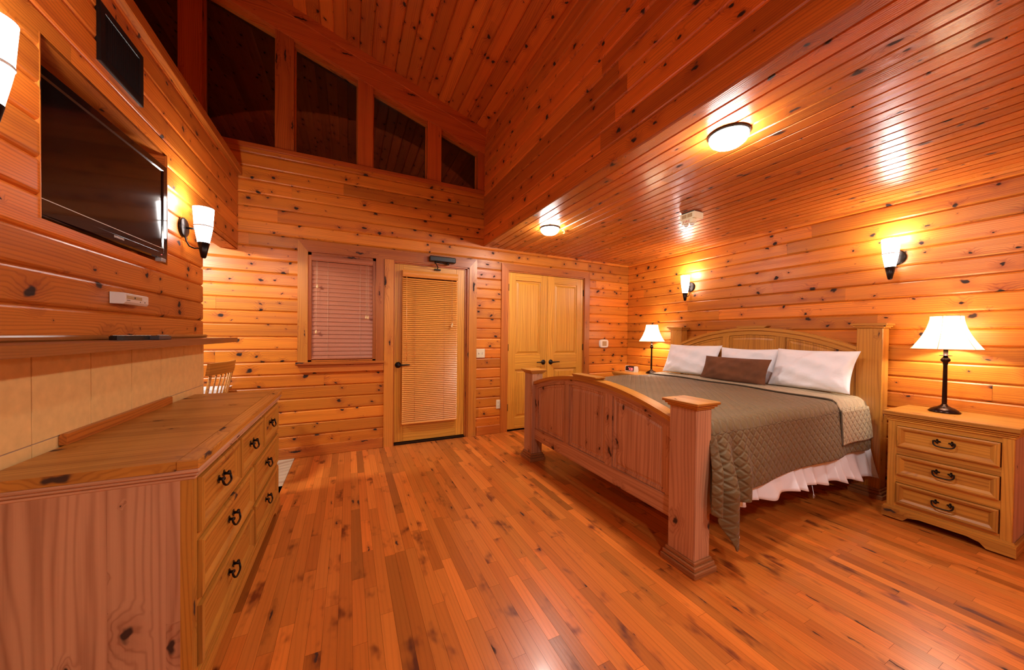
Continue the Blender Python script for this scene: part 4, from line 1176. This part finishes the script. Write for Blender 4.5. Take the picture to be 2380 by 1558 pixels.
# bed skirt (near side), pleated
def skirt():
    nu, nz = 420, 14; vs_, uvs, fs = [], [], []
    rg = random.Random(5)
    for i in range(nu+1):
        u = .165+(2.135-.165)*i/nu
        ph = u*44+2.6*math.sin(u*4.1)+1.3*math.sin(u*11.7)
        amp = .75+.25*math.sin(u*7.7+1)
        zb = .305-.062*(u-.17)/2-.07*max(0, (u-1.2))**1.5/1.0+.012*math.sin(ph*.5+1)
        for j in range(nz+1):
            t = j/nz; z = .555+(zb-.555)*t
            fl_ = t**1.3*(.017+.030*(u/2.2))
            v = .046-fl_-(math.sin(ph)*.5+.5)**.8*amp*(.004+.050*t**1.7)
            du = math.sin(ph+1.2)*.008*t
            vs_.append((u+du+.03*t*max(0, u-1.7), v, z)); uvs.append((u, z))
    for i in range(nu):
        for j in range(nz):
            a = i*(nz+1)+j; fs.append((a, a+1, a+nz+2, a+nz+1))
    return vs_, fs, uvs
root = empty('bed_skirt', (BED_O[0], BED_O[1], 0), BED_R); tag(root, 'white ruffled bed skirt hanging below the brown quilt', 'bed skirt')
mb = MB(); a_, b_, c_ = skirt(); mb.mesh(a_, b_, uvs=c_); sk = mb.build('skirt_cloth', M['skirt'], root)
sm = sk.modifiers.new('thick', 'SOLIDIFY'); sm.thickness = .0018; sm.offset = 1
mb = MB(); mb.tube([(1.165, -.012, .285), (1.168, -.020, .235), (1.160, -.022, .215), (1.166, -.02, .20)], .0012, 5); mb.tube([(1.166, -.02, .235), (1.180, -.022, .215), (1.176, -.02, .200)], .001, 5); mb.build('loose_thread', M['skirt'], root)

# quilt
def hem(u):
    pts = [(.10, .345), (.175, .325), (.19, .27), (.230, .130), (.275, .175), (.305, .345), (.41, .345), (.425, .402), (.7, .418), (1.3, .425), (2.2, .432)]
    for (a, za), (b, zb) in zip(pts, pts[1:]):
        if a <= u <= b: return za+(zb-za)*(u-a)/(b-a)
    return pts[-1][1] if u > 2.2 else pts[0][1]
ZT = .806; EDG = .060
def quilt_point(u, s, lift=0.0, hemf=hem, ripple=1.0):
    """s: 0..1 far drape, 1..2 top, 2..3 near drape"""
    v0, v1 = .014, 1.975
    if 1 <= s <= 2:
        v = v1+(v0-v1)*(s-1)
        e = min(v-v0, v1-v)
        z = ZT+lift-.0
        if e < EDG: q = 1-e/EDG; z -= EDG*(1-math.sqrt(max(0, 1-q*q)))
        z += .006*math.sin(u*9+v*3)*math.sin(v*5+1)+.010*math.sin(PI*(v/2.0))
        z -= max(0, .30-u)*.05
        return (u, v, z), v1-v
    t = (s-2) if s > 2 else (1-s)
    zt = ZT+lift-EDG
    zb = hemf(u)+lift*.3; z = zt+(zb-zt)*t
    d = zt-z
    if s > 2:
        ph = 11*u+1.8*math.sin(3.1*u)
        fold = (.5+.5*math.sin(ph))*.030*min(1, d/.3)*ripple
        foot = math.exp(-((u-.235)/.05)**2)*.085*min(1, d/.30) + math.exp(-((u-.15)/.028)**2)*.050*min(1, d/.18) - math.exp(-((u-.19)/.016)**2)*.03*min(1, d/.12) + math.exp(-((u-.39)/.05)**2)*.042*min(1, d/.25) - math.exp(-((u-.325)/.03)**2)*.014*min(1, d/.2)
        if hemf is not hem: foot = 0
        v = v0-fold-foot-lift-.012*min(1, d/.2)
        du = -.05*math.exp(-((u-.15)/.07)**2)*min(1, d/.3) if hemf is hem else 0
        return (u+du, v, z), (v1-v0)+EDG*.57+d
    v = v1+lift+(.5+.5*math.sin(9*u))*.02*min(1, d/.3)
    return (u, v, z), -d
def sheet(us, ss, **kw):
    vs_, uvs, fs = [], [], []
    for u in us:
        for s in ss:
            uu = u(s) if callable(u) else u
            p, w_ = quilt_point(uu, s, **kw); vs_.append(p); uvs.append((uu, w_))
    m_ = len(ss)
    for i in range(len(us)-1):
        for j in range(m_-1):
            a = i*m_+j; fs.append((a, a+1, a+m_+1, a+m_))
    return vs_, fs, uvs
ql = empty('quilt', (BED_O[0], BED_O[1], 0), BED_R); tag(ql, 'brown diamond stitched quilt spread over the bed and hanging down the side', 'quilt')
fu = [.118+(.5-.118)*k/110 for k in range(110)]+[.5+(2.03-.5)*k/150 for k in range(151)]
ss = [k/10 for k in range(10)]+[1+.06*(k/8)**1 for k in range(8)]+[1.06+.88*k/40 for k in range(40)]+[1.94+.06*k/8 for k in range(8)]+[2+k/46 for k in range(47)]
mb = MB(); a_, b_, c_ = sheet(fu, ss); mb.mesh(a_, b_, uvs=c_); qo = mb.build('quilt_top', M['quilt'], ql)
sm = qo.modifiers.new('thick', 'SOLIDIFY'); sm.thickness = .007; sm.offset = 1
mb = MB(); mb.prism([(.243, .152), (.268, .150), (.278, .185), (.266, .200), (.246, .205)], -.070, -.0675, 'y'); o = mb.build('corner_lining', M['skirt'], ql); o['label'] = 'white lining flap at the hanging corner'
# folded back band showing the lining
def front(s):
    if s <= 2: return 1.575+.185*(2-s)*1.0 if s > 1 else 1.76
    return 1.575-.03*(s-2)
def back(s):
    if s <= 2: return 1.995
    return 2.00+.035*(s-2)
us2 = []
for k in range(50):
    us2.append((lambda s, k=k: front(s)+(back(s)-front(s))*k/49))
hem2 = lambda u: .505+.0*u
ss2 = [k/8 for k in range(8)]+[1+.06*(k/8) for k in range(8)]+[1.06+.88*k/40 for k in range(40)]+[1.94+.06*k/8 for k in range(8)]+[2+k/24 for k in range(25)]
mb = MB(); a_, b_, c_ = sheet(us2, ss2, lift=.016, hemf=hem2, ripple=.6); mb.mesh(a_, b_, uvs=c_); fo = mb.build('folded_band', M['quilt_light'], ql)
fo['label'] = 'beige turned back band of the quilt'
sm = fo.modifiers.new('thick', 'SOLIDIFY'); sm.thickness = .006; sm.offset = 1
edge = []
for s in [1+.02*k for k in range(51)]+[2+k/16 for k in range(17)]:
    p, _ = quilt_point(front(s), s, lift=.016, hemf=hem2, ripple=.6); edge.append(p)
p_end = [quilt_point(front(3)+(back(3)-front(3))*k/12, 3, lift=.016, hemf=hem2, ripple=.6)[0] for k in range(1, 13)]
mb = MB(); mb.tube(edge+p_end, .0055, 8); mb.build('piping', plain('dark_piping', (.10, .07, .04), .8), ql)

# pillows
def pillow(name, uvz, w_, h_, t_, lean, yaw, mat, label, cat, group=None, seed=0, pinch=.07, wr=.011):
    root = empty(name); tag(root, label, cat, group)
    root.matrix_world = TB @ Matrix.Translation(uvz) @ Matrix.Rotation(yaw, 4, 'Z')
    rg = random.Random(seed); ph = [rg.random()*6 for _ in range(8)]
    n, m_ = 44, 30; vs_, fs, uvs = [], [], []
    cl, sl_ = math.cos(lean), math.sin(lean)
    def P(a, b, side):
        # a,b in -1..1 ; pillow plane: v across, h along the lean
        sx = 1-pinch*(1-b*b)*abs(a)**3; sy = 1-pinch*1.3*(1-a*a)*abs(b)**3
        th = t_*.5*((1-abs(a)**2.6)*(1-abs(b)**2.4))**.52
        wv = wr*(math.sin(5*a+3*b+ph[0])+.7*math.sin(9*b-4*a+ph[1])+.5*math.sin(13*a+7*b+ph[2]))*((1-a**4)*(1-b**4))
        # creases radiating from lower corners
        r1 = math.hypot(a-.95, b+.95); r2 = math.hypot(a+.95, b+.95)
        wv += wr*1.1*math.sin(14*math.atan2(b+1.05, .95-a+.01))*math.exp(-r1*1.8)*((1-a**4)*(1-b**4))
        wv += wr*1.1*math.sin(13*math.atan2(b+1.05, .95+a+.01))*math.exp(-r2*1.8)*((1-a**4)*(1-b**4))
        y = a*w_/2*sx; hh = b*h_/2*sy; d = side*th+wv
        sag = -.012*(1-b)*.5*(1-a*a)
        u = hh*sl_ - d*cl; z = hh*cl + d*sl_ + sag
        return (u, y, z)
    for side in (1, -1):
        base = len(vs_)
        for i in range(n+1):
            for j in range(m_+1):
                a = math.sin((-1+2*i/n)*PI/2); b = math.sin((-1+2*j/m_)*PI/2)
                vs_.append(P(a, b, side)); uvs.append((a*w_/2, b*h_/2))
        for i in range(n):
            for j in range(m_):
                q = (base+i*(m_+1)+j, base+(i+1)*(m_+1)+j, base+(i+1)*(m_+1)+j+1, base+i*(m_+1)+j+1)
                fs.append(q if side < 0 else q[::-1])
    mb = MB(); mb.mesh(vs_, fs, uvs=uvs); o = mb.build(name+'_body', mat, root)
    bm = bmesh.new(); bm.from_mesh(o.data); bmesh.ops.remove_doubles(bm, verts=bm.verts, dist=.0004); bm.to_mesh(o.data); bm.free()
    o.data.polygons.foreach_set('use_smooth', [True]*len(o.data.polygons))
    return root, P
G = 'white pillows leaning on the headboard'
def closed_end(root, P, mat, side=-1):
    pts = [P(side*1.0, -1+2*k/14, 0) for k in range(15)]
    mb = MB(); mb.tube(pts, .004, 6); mb.build('pillow_hem', mat, root)
r_, P_ = pillow('pillow', (2.02, .385, 1.012), .61, .375, .17, R_(24), R_(-3), M['fabric_white'], 'nearest white pillow, right end of the row against the headboard', 'pillow', G, 1); closed_end(r_, P_, M['fabric_white'])
r_, P_ = pillow('pillow', (2.085, .965, 1.00), .58, .36, .13, R_(12), R_(2), M['fabric_white'], 'middle white pillow behind the brown cushion', 'pillow', G, 2); closed_end(r_, P_, M['fabric_white'])
r_, P_ = pillow('pillow', (2.022, 1.578, 1.020), .655, .375, .17, R_(24), R_(4), M['fabric_white'], 'farthest white pillow, left end of the row by the far lamp', 'pillow', G, 3); closed_end(r_, P_, M['fabric_white'])
r_, P_ = pillow('lumbar_cushion', (1.853, .965, .964), .67, .25, .11, R_(22), R_(-2), M['suede'], 'long brown suede cushion in front of the white pillows', 'cushion', None, 4, .05, .006); closed_end(r_, P_, M['suede'])

# ============================================================ DINING NOOK
def chair():
    root = empty('dining_chair', (-1.193, 3.597, 0), R_(-7)); tag(root, 'light wooden spindle back dining chair seen through the opening', 'chair')
    # local: faces -x, back at +x
    def bx(name, vals, c=.003, g='z', mat='pine'): 
        mb = MB(); mb.box(*vals, g, c=c); return mb.build(name, M[mat], root)
    mb = MB(); mb.prism([(x, y) for x, y in superellipse(.215, .215, 32, 4)], .435, .465, 'z'); mb.build('seat', M['pine'], root)
    for sx in (-1, 1):
        for sy in (-1, 1):
            mb = MB(); mb.tube([(sx*.15, sy*.15, .44), (sx*.175, sy*.18, .20), (sx*.19, sy*.20, .0)], [.016, .019, .012], 10); mb.build('leg', M['pine'], root)
    for sy in (-1, 1):
        mb = MB(); mb.tube([(-.18, sy*.185, .18), (.18, sy*.185, .18)], .009, 8); mb.build('stretcher', M['pine'], root)
    mb = MB(); mb.tube([(0, -.185, .18), (0, .185, .18)], .009, 8); mb.build('stretcher', M['pine'], root)
    for k in range(7):
        y = -.18+.06*k; yb_ = y*.85; xo = .195-.02*(1-(y/.2)**2)*-1
        mb = MB(); r = .011 if k in (0, 6) else .006
        mb.tube([(.165+.02*(1-(y/.2)**2), yb_, .46), (.255+.03*(1-(y/.2)**2), y, .96)], r, 8); mb.build('spindle', M['pine'], root)
    mb = MB(); vs_, fs = [], []; n = 16
    for i in range(n+1):
        y = -.215+.43*i/n; xo = .25+.034*(1-(y/.215)**2); zt = 1.040-.012*(1-(y/.215)**2)*0
        for (dx, z) in ((-.010, .945), (.012, .945), (.024, zt), (.004, zt)): vs_.append((xo+dx, y, z))
    for i in range(n):
        for k in range(4): a = i*4+k; b = i*4+(k+1) % 4; fs.append((a, b, b+4, a+4))
    fs += [(0, 3, 2, 1), (n*4, n*4+1, n*4+2, n*4+3)]
    mb.mesh(vs_, fs, smooth=False, uvs=[(p[1], p[2]) for p in vs_]); mb.build('crest_rail', M['pine'], root)
chair()
root = empty('side_table', (-1.62, 3.97, 0)); tag(root, 'narrow wooden side table against the back wall beyond the spindle back chair', 'table')
mb = MB(); mb.box(-.62, .62, -.13, .125, .745, .772, 'x', c=.006); mb.build('table_top', M['pine'], root)
for sx in (-.58, .58):
    for sy in (-.10, .10):
        mb = MB(); mb.box(sx-.02, sx+.02, sy-.02, sy+.02, 0, .745, 'z', c=.003); mb.build('leg', M['pine'], root)
root = empty('table_runner', (-1.60, 3.97, .7725)); tag(root, 'bright white cloth lying over the narrow side table', 'tablecloth')
mb = MB(); mb.prism([(y, z) for y, z in ((-.138, -.03), (-.1365, .003), (.123, .003), (.123, .0), (-.134, .0), (-.135, -.03))], -.60, .605, 'x'); mb.build('cloth', M['fabric_white'], root)
root = empty('pendant_lamp', (-1.62, 3.25, 2.15)); tag(root, 'glass dome pendant lamp over the dining table, out of view', 'pendant lamp')
mb = MB(); mb.tube([(0, 0, .15), (0, 0, zslope(-1.62)-2.15-.02)], .006, 8); mb.build('stem', M['bronze'], root)
mb = MB(); mb.lathe([(.03, .15), (.06, .13), (.15, .05), (.18, .0), (.176, .0), (.145, .045), (.055, .12), (.0, .13)], n=32, cap=False); mb.build('metal_shade', M['bronze'], root)
root = empty('pendant_lamp', (.45, -.95, 2.50)); tag(root, 'added unseen bronze bell pendant behind the viewer, a fill light', 'pendant lamp')  # unseen fill lamp, added to brighten the footboard and near floor
mb = MB(); mb.tube([(0, 0, .15), (0, 0, zslope(.45)-2.50-.02)], .006, 8); mb.build('stem', M['bronze'], root)
mb = MB(); mb.lathe([(.03, .15), (.06, .13), (.15, .05), (.19, -.02), (.186, -.02), (.145, .045), (.055, .12), (.0, .13)], n=32, cap=False); mb.build('metal_shade', M['bronze'], root)  # opaque shade, shaped to keep the fill light off the vault
point('fill_bulb', (.45, -.95, 2.50), P_FILL, .06, (1, .93, .90))  # fill light of the added pendant
point('pendant_bulb', (-1.62, 3.25, 2.16), P_PEND, .05)
